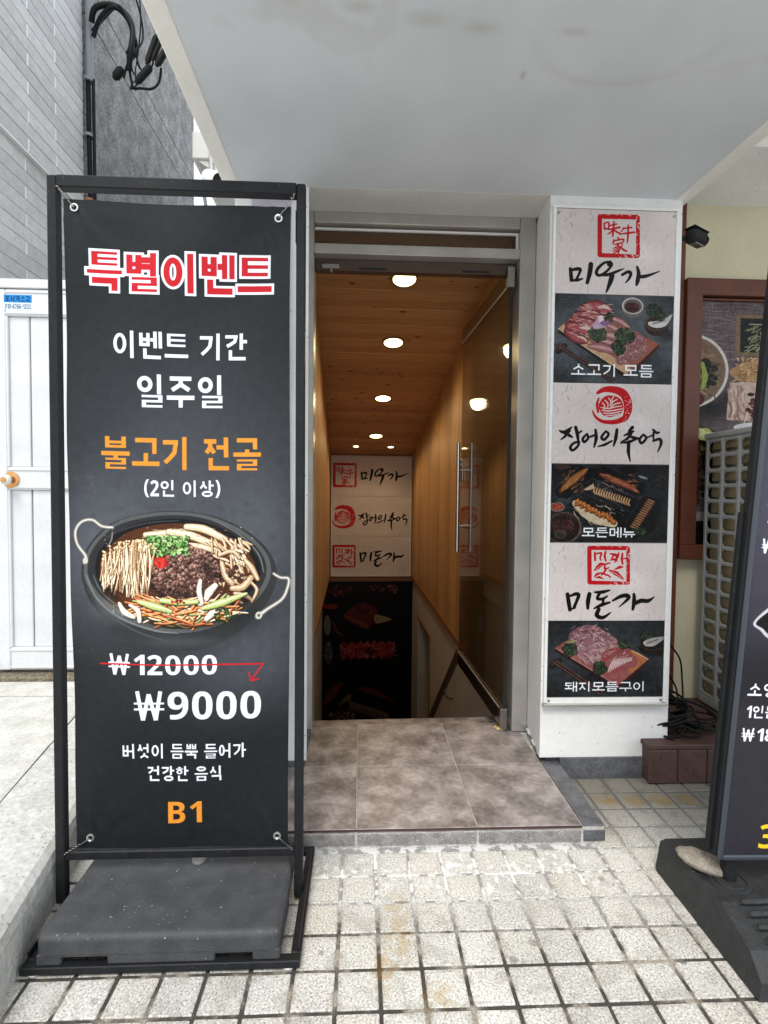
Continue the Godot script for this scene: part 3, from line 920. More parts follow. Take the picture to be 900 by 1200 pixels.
# ---------------------------------------------------------------- materials
var M := {}
const PX0 := -1.05                 # the paving texture covers x from PX0 by 3 m and z from PZ0 by 1.5 m
const PZ0 := -0.65

func paving_maps():
	var w := 1536
	var h := 768
	var A := grey(0.004, 11, w, h, 4, false)
	var B := grey(0.28, 12, w, h, 2, false)
	var C := grey(0.05, 13, w, h, 4, false)
	var Q := grey(0.018, 14, w, h, 5, false)
	var d := PackedByteArray(); d.resize(w * h * 3)
	var bed := PackedByteArray(); bed.resize(w * h * 3)
	var R := RandomNumberGenerator.new(); R.seed = 3
	var gum := PackedFloat32Array(); gum.resize(w * h)
	for k in 46:
		var gx := R.randi_range(20, w - 20)
		var gy := R.randi_range(20, h - 20)
		var gr := R.randf_range(1.5, 6.5)
		var gs := R.randf_range(0.15, 0.6)
		for j in range(-9, 10):
			for i in range(-9, 10):
				var q := Vector2(i, j * R.randf_range(0.9, 1.2)).length() / gr
				if q < 1.3: gum[(gy + j) * w + gx + i] = maxf(gum[(gy + j) * w + gx + i], gs * clampf((1.3 - q) * 2.5, 0, 1))
	for y in h:
		var z := PZ0 + 1.5 * y / h
		for x in w:
			var i := y * w + x
			var px := PX0 + 3.0 * x / w
			var a := A[i] / 255.0
			var b := B[i] / 255.0
			var c := C[i] / 255.0
			var q := Q[i] / 255.0
			# granite-speckled tile
			var v := 0.75 + (a - 0.5) * 0.12 + (b - 0.5) * 0.22
			if b > 0.72: v += 0.06
			if b < 0.30: v -= 0.13
			if R.randf() < 0.012: v *= 0.72
			var r := v
			var g := v * 0.99
			var bl := v * 0.955
			# worn and dirty towards the wall
			var dirt := clampf((-0.12 - z) * 2.6, 0, 0.75) * smoothstep(0.85, 1.0, px) + clampf(q * 1.6 - 1.0, 0, 0.14)
			r = lerpf(r, 0.36, dirt); g = lerpf(g, 0.345, dirt); bl = lerpf(bl, 0.31, dirt)
			# white cement haze in front of the step
			var near := clampf(1.0 - absf(z + 0.02) / 0.20, 0, 1) * smoothstep(-0.35, 0.1, px) * smoothstep(1.15, 0.75, px)
			var haze := clampf((c * 1.2 + q * 0.8 - 0.85) * 1.9, 0, 1) * near
			r = lerpf(r, 0.80, haze * 0.75); g = lerpf(g, 0.80, haze * 0.75); bl = lerpf(bl, 0.79, haze * 0.75)
			# dirt carried out along the joints
			var ex := minf(fposmod(px, 0.11), 0.11 - fposmod(px, 0.11))
			var ez := minf(fposmod(z, 0.11), 0.11 - fposmod(z, 0.11))
			var edge := clampf(1.0 - (minf(ex, ez) - 0.004) / 0.014, 0, 1) * clampf(c * 2.6 - 1.05, 0, 1)
			r = lerpf(r, 0.47, edge * 0.6); g = lerpf(g, 0.45, edge * 0.6); bl = lerpf(bl, 0.40, edge * 0.6)
			# spatter of white cement near the step
			var spat := clampf((q * 0.5 + c * 0.9 + b * 0.35 - 1.02) * 7.0, 0, 1) * clampf(near * 1.5, 0, 1)
			r = lerpf(r, 0.88, spat * 0.8); g = lerpf(g, 0.88, spat * 0.8); bl = lerpf(bl, 0.87, spat * 0.8)
			var gm := gum[i]
			r = lerpf(r, 0.20, gm); g = lerpf(g, 0.19, gm); bl = lerpf(bl, 0.18, gm)
			# rust
			var rust := 0.0
			if px > 0.05 and px < 0.35 and z > 0.0:
				for s in [[0.165, 0.20, 0.05, 0.16], [0.12, 0.33, 0.04, 0.08], [0.25, 0.41, 0.05, 0.05]]:
					rust = maxf(rust, 1.0 - Vector2((px - s[0]) / s[2], (z - s[1]) / s[3]).length())
			var rust2 := 0.0
			if z < -0.32 and px > 0.9:
				for k in 4: rust2 = maxf(rust2, 1.0 - Vector2((px - 1.055 - 0.11 * k) / 0.06, (z + 0.385) / 0.05).length())
			rust = clampf(rust * 1.1 * clampf(c * 2.0 - 0.6, 0, 1), 0, 0.33)
			rust2 = clampf(rust2 * 1.3 * clampf(c * 2.4 - 0.6, 0, 1), 0, 0.55)
			r = lerpf(lerpf(r, 0.62, rust), 0.52, rust2); g = lerpf(lerpf(g, 0.50, rust), 0.40, rust2); bl = lerpf(lerpf(bl, 0.30, rust), 0.20, rust2)
			d[i * 3] = int(clampf(r, 0, 1) * 255); d[i * 3 + 1] = int(clampf(g, 0, 1) * 255); d[i * 3 + 2] = int(clampf(bl, 0, 1) * 255)
			# the joints: dirt-black at the street, cement-white near the step, brown-grey by the wall
			var dark := smoothstep(0.17, 0.28, z + (c - 0.5) * 0.16 + (q - 0.5) * 0.1 + maxf(0, 0.08 - px) * 0.5)
			var u := lerpf(0.56, 0.24 + 0.34 * clampf(q * 3.2 - 1.45, 0, 1), dark) * (0.72 + b * 0.56)
			var wet := clampf((-0.14 - z) * 4.0, 0, 1)
			u = lerpf(u, 0.34, wet)
			u = lerpf(u, 0.86, clampf((c + q - 0.86) * 5.0, 0, 1) * clampf(near * 1.7, 0, 1) * (1.0 - dark))
			var br := clampf(rust * 1.5, 0, 0.7)
			bed[i * 3] = int(clampf(lerpf(u * 1.0, 0.36, br), 0, 1) * 255); bed[i * 3 + 1] = int(clampf(lerpf(u * lerpf(0.995, 0.95, dark), 0.25, br), 0, 1) * 255); bed[i * 3 + 2] = int(clampf(lerpf(u * lerpf(0.98, 0.87, dark), 0.08, br), 0, 1) * 255)
	M.tile = mat(Color.WHITE, 0.75)
	M.tile.albedo_texture = rgb_tex(w, h, d)
	M.tiles = [M.tile]
	for k in 3:
		var t: StandardMaterial3D = M.tile.duplicate()
		t.albedo_color = [Color(0.985, 0.983, 0.978), Color(0.97, 0.97, 0.97), Color(0.99, 0.982, 0.968)][k]
		M.tiles.append(t)
	M.bed = mat(Color.WHITE, 0.9)
	M.bed.albedo_texture = rgb_tex(w, h, bed)

func wood_map(sd: int, base: Color, dark: Color, knots: int) -> ImageTexture:   # grain runs along v
	var w := 512
	var h := 1024
	var n := noise(0.022, sd, 4)
	var f := noise(0.09, sd + 1, 3)
	var d := PackedByteArray(); d.resize(w * h * 3)
	var R := RandomNumberGenerator.new(); R.seed = sd
	var K := []
	for k in knots: K.append([R.randf_range(0, w), R.randf_range(0, h), R.randf_range(4, 9)])
	for y in h:
		for x in w:
			var sx := float(x)
			var kd := 0.0
			for k in K:
				var dy: float = y - k[1]
				if absf(dy) > 70: continue
				var dx: float = x - k[0]
				if absf(dx) > 60: continue
				var e = (dx * dx * 1.6 + dy * dy * 0.5) / (k[2] * k[2])
				kd = maxf(kd, exp(-e * 0.9))
				sx += signf(dx) * 9.0 * exp(-e * 0.12)
			var t := 0.5 + 0.5 * n.get_noise_2d(sx * 3.2, y * 0.12)
			t = t * 0.65 + 0.35 * (0.5 + 0.5 * f.get_noise_2d(sx * 2.6, y * 0.10))
			var c := base.lerp(dark, clampf((t - 0.42) * 2.0, 0, 1) * 0.55)
			c = c.lerp(Color(0.14, 0.06, 0.03), kd * 0.85)
			var i := (y * w + x) * 3
			d[i] = int(c.r * 255); d[i + 1] = int(c.g * 255); d[i + 2] = int(c.b * 255)
	return rgb_tex(w, h, d)

func canopy_map() -> ImageTexture:
	var w := 768
	var h := 512
	var A := grey(0.006, 21, w, h, 4, false)
	var B := grey(0.4, 22, w, h, 2, false)
	var d := PackedByteArray(); d.resize(w * h * 3)
	var S := [[-0.14, 0.245, 0.05, 0.022], [0.036, 0.243, 0.045, 0.018], [0.216, 0.216, 0.06, 0.022], [0.36, 0.20, 0.05, 0.02], [1.28, 0.15, 0.09, 0.02], [0.62, 0.20, 0.04, 0.012]]
	for y in h:
		var z := -0.56 + 1.5 * y / h
		for x in w:
			var px := -0.46 + 1.95 * x / w
			var i := y * w + x
			var v := 0.82 + (A[i] - 128) / 255.0 * 0.045 + (B[i] - 128) / 255.0 * 0.025
			var s := 0.0
			for k in S: s = maxf(s, exp(-(pow((px - k[0]) / k[2], 2) + pow((z - k[1]) / k[3], 2)) * (0.7 + B[i] / 300.0)))
			var ring := Vector2((px - 0.78) / 0.26, (z - 0.20) / 0.17).length()
			s = maxf(s * 0.19, 0.09 * exp(-pow((ring - 1.0) / 0.09, 2.0)) * smoothstep(0.3, 0.0, z))
			s = maxf(s, 0.35 * exp(-(pow((px - 0.524) / 0.008, 2) + pow((z - 0.049) / 0.014, 2))))
			s = maxf(s, clampf((A[i] / 255.0 - 0.66) * 1.2, 0, 0.12) * smoothstep(-0.1, 0.3, z))
			d[i * 3] = int(lerpf(v * 0.975, 0.52, s) * 255); d[i * 3 + 1] = int(lerpf(v, 0.45, s) * 255); d[i * 3 + 2] = int(lerpf(v * 1.02, 0.38, s) * 255)
	return rgb_tex(w, h, d)

func stucco_map() -> Array:
	var s := 512
	var A := grey(0.05, 31, s, s, 5)
	var B := grey(0.14, 32, s, s, 3)
	var C := grey(0.008, 33, s, s, 4)
	var d := PackedByteArray(); d.resize(s * s * 3)
	var hgt := PackedByteArray(); hgt.resize(s * s)
	for i in s * s:
		var t := clampf(A[i] / 255.0 * 0.5 + B[i] / 255.0 * 0.5, 0, 1)
		hgt[i] = int(t * 255)
		var v := 0.53 + (t - 0.5) * 0.46 + (C[i] / 255.0 - 0.5) * 0.2
		d[i * 3] = int(clampf(v, 0, 1) * 255); d[i * 3 + 1] = int(clampf(v, 0, 1) * 255); d[i * 3 + 2] = int(clampf(v, 0, 1) * 255)
	return [rgb_tex(s, s, d), grey_tex(s, s, hgt)]

func marbled(sd: int, size: int, a: Color, b: Color) -> ImageTexture:     # fossil-like swirls and pale veins
	var n := noise(0.0065, sd, 4)
	n.domain_warp_enabled = true
	n.domain_warp_amplitude = 50.0
	n.domain_warp_frequency = 0.012
	var A := n.get_seamless_image(size, size).get_data()
	var n2 := noise(0.026, sd + 1, 2, FastNoiseLite.TYPE_SIMPLEX)
	n2.fractal_type = FastNoiseLite.FRACTAL_RIDGED
	n2.domain_warp_enabled = true
	n2.domain_warp_amplitude = 36.0
	n2.domain_warp_frequency = 0.03
	var B := n2.get_seamless_image(size, size).get_data()
	var C := grey(0.2, sd + 2, size, size, 3)
	var E := grey(0.035, sd + 3, size, size, 4)
	var d := PackedByteArray(); d.resize(size * size * 3)
	for i in size * size:
		var t := 0.52 + (A[i] / 255.0 - 0.5) * 0.85 + (E[i] / 255.0 - 0.5) * 0.34 + (C[i] / 255.0 - 0.5) * 0.30
		var c := a.lerp(b, clampf(t, 0, 1))
		var v := clampf((B[i] / 255.0 - 0.80) * 8.0, 0, 1) * clampf(E[i] / 255.0 * 3.0 - 1.0, 0, 1)
		c = c.lerp(Color(0.80, 0.77, 0.755), v * 0.42)
		d[i * 3] = int(c.r * 255); d[i * 3 + 1] = int(c.g * 255); d[i * 3 + 2] = int(c.b * 255)
	return rgb_tex(size, size, d)

func make_materials():
	paving_maps()
	var bump := grey_tex(256, 256, grey(0.12, 41, 256, 256, 3))
	var fine := grey_tex(256, 256, grey(0.3, 42, 256, 256, 2))
	M.bump = bump
	M.fine = fine
	M.white_paint = tri_mat(mottled(51, 512, Color(0.87, 0.872, 0.865), Color(0.925, 0.926, 0.92), 0.008, 0.06, 0.35, 0.0015, Color(0.5, 0.5, 0.48)), 1.1, 0.55, 0.0, bump, 0.05)
	M.cream_paint = tri_mat(mottled(53, 512, Color(0.77, 0.745, 0.635), Color(0.82, 0.795, 0.685), 0.007, 0.08, 0.4), 1.3, 0.75, 0.0, fine, 0.06)
	M.beam = tri_mat(mottled(55, 256, Color(0.89, 0.88, 0.85), Color(0.93, 0.92, 0.89), 0.01, 0.1, 0.4), 0.8, 0.5, 0.0, fine, 0.03)
	M.canopy = mat(Color.WHITE, 0.6)
	M.canopy.albedo_texture = canopy_map()
	M.concrete = tri_mat(mottled(57, 768, Color(0.66, 0.657, 0.63), Color(0.84, 0.837, 0.81), 0.01, 0.07, 0.45, 0.006, Color(0.36, 0.35, 0.32)), 1.2, 0.9, 0.0, bump, 0.25)
	M.kerb = tri_mat(mottled(59, 512, Color(0.64, 0.64, 0.62), Color(0.80, 0.80, 0.78), 0.012, 0.07, 0.5, 0.01, Color(0.32, 0.32, 0.29)), 0.9, 0.92, 0.0, bump, 0.35)
	M.dirt = tri_mat(mottled(61, 256, Color(0.26, 0.235, 0.17), Color(0.62, 0.58, 0.50), 0.03, 0.16, 0.6), 0.35, 0.95, 0.0, bump, 0.6)
	var st := stucco_map()
	M.stucco = tri_mat(st[0], 0.75, 0.9, 0.0, st[1], 1.1)
	for k in 3:
		var sh := 0.03 * (k - 1)
		M["brick%d" % k] = tri_mat(mottled(65 + k, 256, Color(0.735 + sh, 0.735 + sh, 0.735 + sh), Color(0.83 + sh, 0.83 + sh, 0.83 + sh), 0.02, 0.14, 0.5, 0.004, Color(0.4, 0.4, 0.42)), 0.5, 0.75, 0.0, fine, 0.12)
	M.mortar = tri_mat(mottled(69, 128, Color(0.82, 0.83, 0.835), Color(0.92, 0.925, 0.93), 0.03, 0.2, 0.5), 0.3, 0.9)
	M.landing = []
	for k in 3:
		var a := Color(0.30, 0.272, 0.262).lightened(0.02 * k)
		M.landing.append(tri_mat(marbled(71 + k * 5, 640, a, Color(0.69, 0.655, 0.64)), 0.62 + 0.06 * k, 0.40, 0.0, bump, 0.05))
	M.slate = tri_mat(mottled(81, 256, Color(0.27, 0.275, 0.29), Color(0.42, 0.425, 0.44), 0.02, 0.1, 0.5), 0.4, 0.55, 0.0, bump, 0.06)
	M.riser = tri_mat(mottled(85, 384, Color(0.40, 0.39, 0.385), Color(0.60, 0.59, 0.58), 0.02, 0.12, 0.5, 0.02, Color(0.88, 0.88, 0.87)), 0.4, 0.6, 0.0, bump, 0.08)
	M.grout = tri_mat(mottled(83, 256, Color(0.58, 0.57, 0.55), Color(0.86, 0.85, 0.83), 0.02, 0.1, 0.5), 0.3, 0.9)
	M.wood_up = mat(Color.WHITE, 0.5); M.wood_up.albedo_texture = wood_map(91, Color(0.77, 0.61, 0.41), Color(0.58, 0.41, 0.23), 9)
	M.wood_roof = mat(Color.WHITE, 0.5); M.wood_roof.albedo_texture = wood_map(97, Color(0.78, 0.59, 0.39), Color(0.58, 0.39, 0.22), 26)
	M.wall_tones = []
	M.roof_tones = []
	for t in [Color(1, 1, 1), Color(0.95, 0.935, 0.92), Color(0.90, 0.87, 0.84)]:
		var u: StandardMaterial3D = M.wood_up.duplicate()
		u.albedo_color = t
		M.wall_tones.append(u)
		u = M.wood_roof.duplicate()
		u.albedo_color = t
		M.roof_tones.append(u)
	M.wood_trim = mat(Color(0.55, 0.36, 0.19), 0.5)
	M.brown = tri_mat(mottled(101, 256, Color(0.31, 0.145, 0.08), Color(0.39, 0.195, 0.11), 0.01, 0.1, 0.4), 0.6, 0.5)
	M.deck = tri_mat(mottled(103, 256, Color(0.235, 0.155, 0.14), Color(0.33, 0.235, 0.21), 0.02, 0.1, 0.5, 0.004, Color(0.5, 0.42, 0.38)), 0.5, 0.65, 0.0, fine, 0.08)
	var brush := grey(0.4, 105, 256, 256, 2)
	M.steel = mat(Color(0.62, 0.61, 0.59), 0.32, 1.0)
	M.steel.roughness_texture = null
	M.frame_steel = tri_mat(mottled(107, 256, Color(0.68, 0.67, 0.645), Color(0.77, 0.76, 0.735), 0.008, 0.3, 0.35, 0.002, Color(0.5, 0.48, 0.46)), 0.5, 0.30, 0.5)
	M.chrome = mat(Color(0.78, 0.78, 0.77), 0.14, 1.0)
	M.glass = mat(Color(0.20, 0.175, 0.11, 0.33), 0.03)
	M.glass.transparency = BaseMaterial3D.TRANSPARENCY_ALPHA
	M.black_paint = tri_mat(mottled(109, 256, Color(0.095, 0.10, 0.11), Color(0.14, 0.145, 0.155), 0.02, 0.2, 0.4, 0.002, Color(0.4, 0.38, 0.35)), 0.3, 0.5)
	M.black_plastic = tri_mat(mottled(111, 512, Color(0.21, 0.215, 0.225), Color(0.31, 0.315, 0.325), 0.012, 0.25, 0.55, 0.0018, Color(0.75, 0.75, 0.73)), 0.55, 0.58, 0.0, fine, 0.12)
	M.rubber = tri_mat(mottled(113, 512, Color(0.10, 0.105, 0.11), Color(0.19, 0.195, 0.20), 0.015, 0.12, 0.5, 0.003, Color(0.45, 0.44, 0.42)), 0.4, 0.6, 0.0, bump, 0.12)
	M.black_paint.metallic_specular = 0.3
	M.black_plastic.metallic_specular = 0.35
	M.cable = mat(lin(0.006), 0.55)
	M.cable.metallic_specular = 0.3
	M.dark = mat(lin(0.012), 0.8)
	M.rust_metal = mat(rgbl(0.30, 0.13, 0.06), 0.7)
	M.conduit = mat(rgbl(0.20, 0.22, 0.24), 0.5)
	M.gate = tri_mat(mottled(115, 256, Color(0.775, 0.782, 0.792), Color(0.825, 0.832, 0.842), 0.01, 0.1, 0.4), 1.0, 0.45)
	M.brass = mat(Color(0.80, 0.60, 0.40), 0.25, 1.0)
	M.porcelain = mat(Color(0.86, 0.84, 0.80), 0.2)
	M.ac = tri_mat(mottled(117, 256, Color(0.535, 0.545, 0.545), Color(0.605, 0.615, 0.615), 0.01, 0.1, 0.4), 0.6, 0.5)
	M.coil = mat(rgbl(0.30, 0.24, 0.14), 0.55, 0.2)
	M.stone = tri_mat(mottled(119, 256, Color(0.40, 0.37, 0.33), Color(0.66, 0.63, 0.58), 0.03, 0.12, 0.55, 0.02, Color(0.25, 0.22, 0.2)), 0.18, 0.9, 0.0, bump, 0.3)
	M.plaster = tri_mat(mottled(121, 256, Color(0.70, 0.68, 0.66), Color(0.76, 0.74, 0.72), 0.01, 0.1, 0.4), 1.0, 0.85)
	M.street = tri_mat(mottled(123, 256, Color(0.72, 0.72, 0.72), Color(0.80, 0.80, 0.795), 0.02, 0.3, 0.5), 1.0, 0.95)
	M.white_plastic = mat(Color(0.84, 0.84, 0.83), 0.4)
	M.lamp = mat(Color(1, 0.93, 0.78), 0.4)
	M.lamp.emission_enabled = true
	M.lamp.emission = Color(1.0, 0.90, 0.62)
	M.lamp.emission_energy_multiplier = 5.0
	M.blue = mat(Color(0.07, 0.16, 0.36), 0.5)
	M.paper = tri_mat(mottled(125, 256, Color(0.66, 0.63, 0.68), Color(0.74, 0.71, 0.76), 0.01, 0.1, 0.4), 0.6, 0.5)

# ---------------------------------------------------------------- helpers: meshes, materials, things and parts
var taken := {}
var uvo := Vector2.ZERO            # shift of the planar texture coordinates, in metres
var rng := RandomNumberGenerator.new()

func begin() -> SurfaceTool:
	var st := SurfaceTool.new()
	st.begin(Mesh.PRIMITIVE_TRIANGLES)
	return st

func tri(st: SurfaceTool, p: Array, n: Array, t: Array, out: Vector3):
	var o := [0, 1, 2]
	if (p[1] - p[0]).cross(p[2] - p[0]).dot(out) > 0: o = [0, 2, 1]
	for k in o:
		st.set_normal(n[k]); st.set_uv(t[k]); st.add_vertex(p[k])

func flat(st: SurfaceTool, P: Array, out: Vector3, box := []):          # a flat convex face; box = [u axis origin, u vector, v vector] or planar in metres
	var n := (P[1] - P[0]).cross(P[2] - P[0]) as Vector3
	if n.dot(out) < 0: n = -n
	n = n.normalized()
	var T := []
	for p in P:
		if box.size(): T.append(Vector2((p - box[0]).dot(box[1]) / box[1].length_squared(), (p - box[0]).dot(box[2]) / box[2].length_squared()))
		elif absf(n.y) > 0.7: T.append(Vector2(p.x, p.z) + uvo)
		elif absf(n.x) > 0.7: T.append(Vector2(p.z, -p.y) + uvo)
		else: T.append(Vector2(p.x, -p.y) + uvo)
	for k in range(1, P.size() - 1):
		tri(st, [P[0], P[k], P[k + 1]], [n, n, n], [T[0], T[k], T[k + 1]], out)

func box(st: SurfaceTool, c: Vector3, s: Vector3, b := 0.0, basis := Basis(), lay := []):   # a box with chamfered edges
	var h := s * 0.5
	b = minf(b, minf(h.x, minf(h.y, h.z)) * 0.9)
	var X := func(v: Vector3) -> Vector3: return c + basis * v
	for a in 3:
		var i := (a + 1) % 3
		var j := (a + 2) % 3
		for sg in [-1.0, 1.0]:
			var P := []
			for k in [[-1, -1], [1, -1], [1, 1], [-1, 1]]:
				var v := Vector3()
				v[a] = h[a] * sg; v[i] = (h[i] - b) * k[0]; v[j] = (h[j] - b) * k[1]
				P.append(X.call(v))
			var n := Vector3(); n[a] = sg
			flat(st, P, basis * n, lay)
	if b <= 0: return
	for a in 3:                                                          # edges along axis a
		var i := (a + 1) % 3
		var j := (a + 2) % 3
		for si in [-1.0, 1.0]:
			for sj in [-1.0, 1.0]:
				var P := []
				for k in [[-1, 0], [1, 0], [1, 1], [-1, 1]]:
					var v := Vector3()
					v[a] = (h[a] - b) * k[0]
					v[i] = (h[i] - (b if k[1] else 0.0)) * si
					v[j] = (h[j] - (0.0 if k[1] else b)) * sj
					P.append(X.call(v))
				var n := Vector3(); n[i] = si; n[j] = sj
				flat(st, P, basis * n, lay)
	for sx in [-1.0, 1.0]:
		for sy in [-1.0, 1.0]:
			for sz in [-1.0, 1.0]:
				var P := []
				for a in 3:
					var v := (h - Vector3(b, b, b)) * Vector3(sx, sy, sz)
					v[a] = h[a] * [sx, sy, sz][a]
					P.append(X.call(v))
				flat(st, P, basis * Vector3(sx, sy, sz), lay)

func rbox(st: SurfaceTool, c: Vector3, s: Vector3, rc: float, r: float, seg := 5):   # a block with rounded upright corners (rc) and rounded upper edge (r), smooth
	var ring := func(inset: float) -> Array:
		var P := []
		for q in 4:
			var cx: float = (s.x / 2 - rc) * [1, -1, -1, 1][q]
			var cz: float = (s.z / 2 - rc) * [1, 1, -1, -1][q]
			for k in 7:
				var d := Vector2.from_angle(PI / 2 * q + PI / 12 * k)
				P.append([Vector3(cx, 0, cz) + Vector3(d.x, 0, d.y) * maxf(rc - inset, 0.001), Vector3(d.x, 0, d.y)])
		return P
	var L := [[0.003, -s.y / 2, -0.6], [0.0, -s.y / 2 + 0.004, 0.0]]
	for k in seg + 1:
		var a := PI / 2 * k / seg
		L.append([r * (1.0 - cos(a)), s.y / 2 - r + r * sin(a), tan(minf(a, 1.5))])
	var rings := []
	for l in L: rings.append(ring.call(l[0]))
	for i in L.size() - 1:
		for k in 28:
			var m := (k + 1) % 28
			var Q := [rings[i][k], rings[i][m], rings[i + 1][m], rings[i + 1][k]]
			var P := []
			var N := []
			for j in 4:
				var l: Array = L[i + (1 if j > 1 else 0)]
				P.append(c + Q[j][0] + Vector3(0, l[1], 0))
				N.append((Q[j][1] + Vector3(0, l[2], 0)).normalized())
			var T := []
			for p in P: T.append(Vector2(p.x, p.z))
			tri(st, [P[0], P[1], P[2]], [N[0], N[1], N[2]], [T[0], T[1], T[2]], N[0] + N[2])
			tri(st, [P[0], P[2], P[3]], [N[0], N[2], N[3]], [T[0], T[2], T[3]], N[0] + N[2])
	for e in [0, L.size() - 1]:
		var P := []
		for q in rings[e]: P.append(c + q[0] + Vector3(0, L[e][1], 0))
		flat(st, P, Vector3(0, 1 if e else -1, 0))

func prism(st: SurfaceTool, P: Array, d: Vector3):                      # any convex outline drawn out along d
	var c := Vector3()
	for p in P: c += p / P.size()
	flat(st, P, -d)
	var Q := []
	for p in P: Q.append(p + d)
	flat(st, Q, d)
	for k in P.size():
		var a: Vector3 = P[k]
		var b: Vector3 = P[(k + 1) % P.size()]
		flat(st, [a, b, b + d, a + d], (a + b) / 2 - c)

func tube(st: SurfaceTool, P: Array, r, sides := 10, caps := true):     # a round tube through points; r is a number or one radius per point
	var n := P.size()
	var ring := []
	var up := Vector3.UP
	if absf((P[1] - P[0]).normalized().y) > 0.9: up = Vector3.RIGHT
	var L := 0.0
	var lens := []
	for i in n:
		var d := (P[mini(i + 1, n - 1)] - P[maxi(i - 1, 0)]) as Vector3
		d = d.normalized()
		var x := up.cross(d).normalized()
		up = d.cross(x)
		var rr: float = r[i] if r is Array else r
		var R := []
		for k in sides: R.append([P[i] + (x * cos(TAU * k / sides) + up * sin(TAU * k / sides)) * rr, x * cos(TAU * k / sides) + up * sin(TAU * k / sides)])
		ring.append(R)
		if i: L += P[i].distance_to(P[i - 1])
		lens.append(L)
	for i in n - 1:
		for k in sides:
			var a: Array = ring[i][k]
			var b: Array = ring[i][(k + 1) % sides]
			var c: Array = ring[i + 1][(k + 1) % sides]
			var e: Array = ring[i + 1][k]
			var o := a[1] + c[1] as Vector3
			var u0 := float(k) / sides
			var u1 := float(k + 1) / sides
			tri(st, [a[0], b[0], c[0]], [a[1], b[1], c[1]], [Vector2(u0, lens[i]), Vector2(u1, lens[i]), Vector2(u1, lens[i + 1])], o)
			tri(st, [a[0], c[0], e[0]], [a[1], c[1], e[1]], [Vector2(u0, lens[i]), Vector2(u1, lens[i + 1]), Vector2(u0, lens[i + 1])], o)
	if caps:
		for i in [0, n - 1]:
			var Q := []
			for k in sides: Q.append(ring[i][k][0])
			flat(st, Q, (P[0] - P[1]) if i == 0 else (P[n - 1] - P[n - 2]))

func lathe(st: SurfaceTool, c: Vector3, prof: Array, axis := Vector3.UP, sides := 24):   # profile of [radius, height] turned round an axis; smooth where the profile bends gently
	var x := axis.cross(Vector3.RIGHT if absf(axis.x) < 0.9 else Vector3.UP).normalized()
	var y := axis.cross(x)
	for i in prof.size() - 1:
		var a: Array = prof[i]
		var b: Array = prof[i + 1]
		var sl := Vector2(b[1] - a[1], -(b[0] - a[0])).normalized()
		for k in sides:
			var d0 := x * cos(TAU * k / sides) + y * sin(TAU * k / sides)
			var d1 := x * cos(TAU * (k + 1) / sides) + y * sin(TAU * (k + 1) / sides)
			var n0 := d0 * sl.x + axis * sl.y
			var n1 := d1 * sl.x + axis * sl.y
			var P := [c + d0 * a[0] + axis * a[1], c + d1 * a[0] + axis * a[1], c + d1 * b[0] + axis * b[1], c + d0 * b[0] + axis * b[1]]
			var T := []
			for p in P: T.append(Vector2(p.x, p.z))
			if a[0] > 1e-5: tri(st, [P[0], P[1], P[2]], [n0, n1, n1], [T[0], T[1], T[2]], n0 + n1)
			if b[0] > 1e-5: tri(st, [P[0], P[2], P[3]], [n0, n1, n0], [T[0], T[2], T[3]], n0 + n1)

func obj(called: String, st, m: Material, parent: Node3D = self, at := Vector3.ZERO) -> MeshInstance3D:
	var o := MeshInstance3D.new()
	o.mesh = st.commit() if st is SurfaceTool else st
	o.material_override = m
	o.position = at
	put(o, called, parent)
	return o

func put(o: Node3D, called: String, parent: Node3D):
	if parent == self or true:
		var key := "%d/%s" % [parent.get_instance_id(), called]
		var n: int = taken.get(key, 0)
		taken[key] = n + 1
		o.name = called if n == 0 else "%s_%03d" % [called, n]
	parent.add_child(o, true)

func tag(o: Node3D, label: String, category: String, group := "", kind := ""):
	o.set_meta("label", label)
	o.set_meta("category", category)
	if group: o.set_meta("group", group)
	if kind: o.set_meta("kind", kind)

func thing(called: String, label: String, category: String, at := Vector3.ZERO, basis := Basis(), group := "") -> Node3D:
	var o := Node3D.new()
	o.transform = Transform3D(basis, at)
	put(o, called, self)
	tag(o, label, category, group)
	return o

func struct(called: String, label := "") -> Node3D:
	var o := Node3D.new()
	put(o, called, self)
	o.set_meta("kind", "structure")
	if label: o.set_meta("label", label)
	return o

func mat(c: Color, rough := 0.7, metal := 0.0) -> StandardMaterial3D:
	var m := StandardMaterial3D.new()
	m.albedo_color = c
	m.roughness = rough
	m.metallic = metal
	return m

func lin(v: float) -> Color:                                            # a grey of that real-world base colour
	return Color(v, v, v).linear_to_srgb()

func rgbl(a: float, b: float, c: float) -> Color:
	return Color(a, b, c).linear_to_srgb()

func noise(freq: float, sd: int, oct := 4, type := FastNoiseLite.TYPE_SIMPLEX_SMOOTH) -> FastNoiseLite:
	var n := FastNoiseLite.new()
	n.noise_type = type
	n.frequency = freq
	n.seed = sd
	n.fractal_octaves = oct
	return n

func grey(freq: float, sd: int, w: int, h: int, oct := 4, seamless := true) -> PackedByteArray:
	var n := noise(freq, sd, oct)
	return (n.get_seamless_image(w, h) if seamless else n.get_image(w, h)).get_data()

func rgb_tex(w: int, h: int, d: PackedByteArray) -> ImageTexture:
	return ImageTexture.create_from_image(Image.create_from_data(w, h, false, Image.FORMAT_RGB8, d))

func grey_tex(w: int, h: int, d: PackedByteArray) -> ImageTexture:
	return ImageTexture.create_from_image(Image.create_from_data(w, h, false, Image.FORMAT_L8, d))

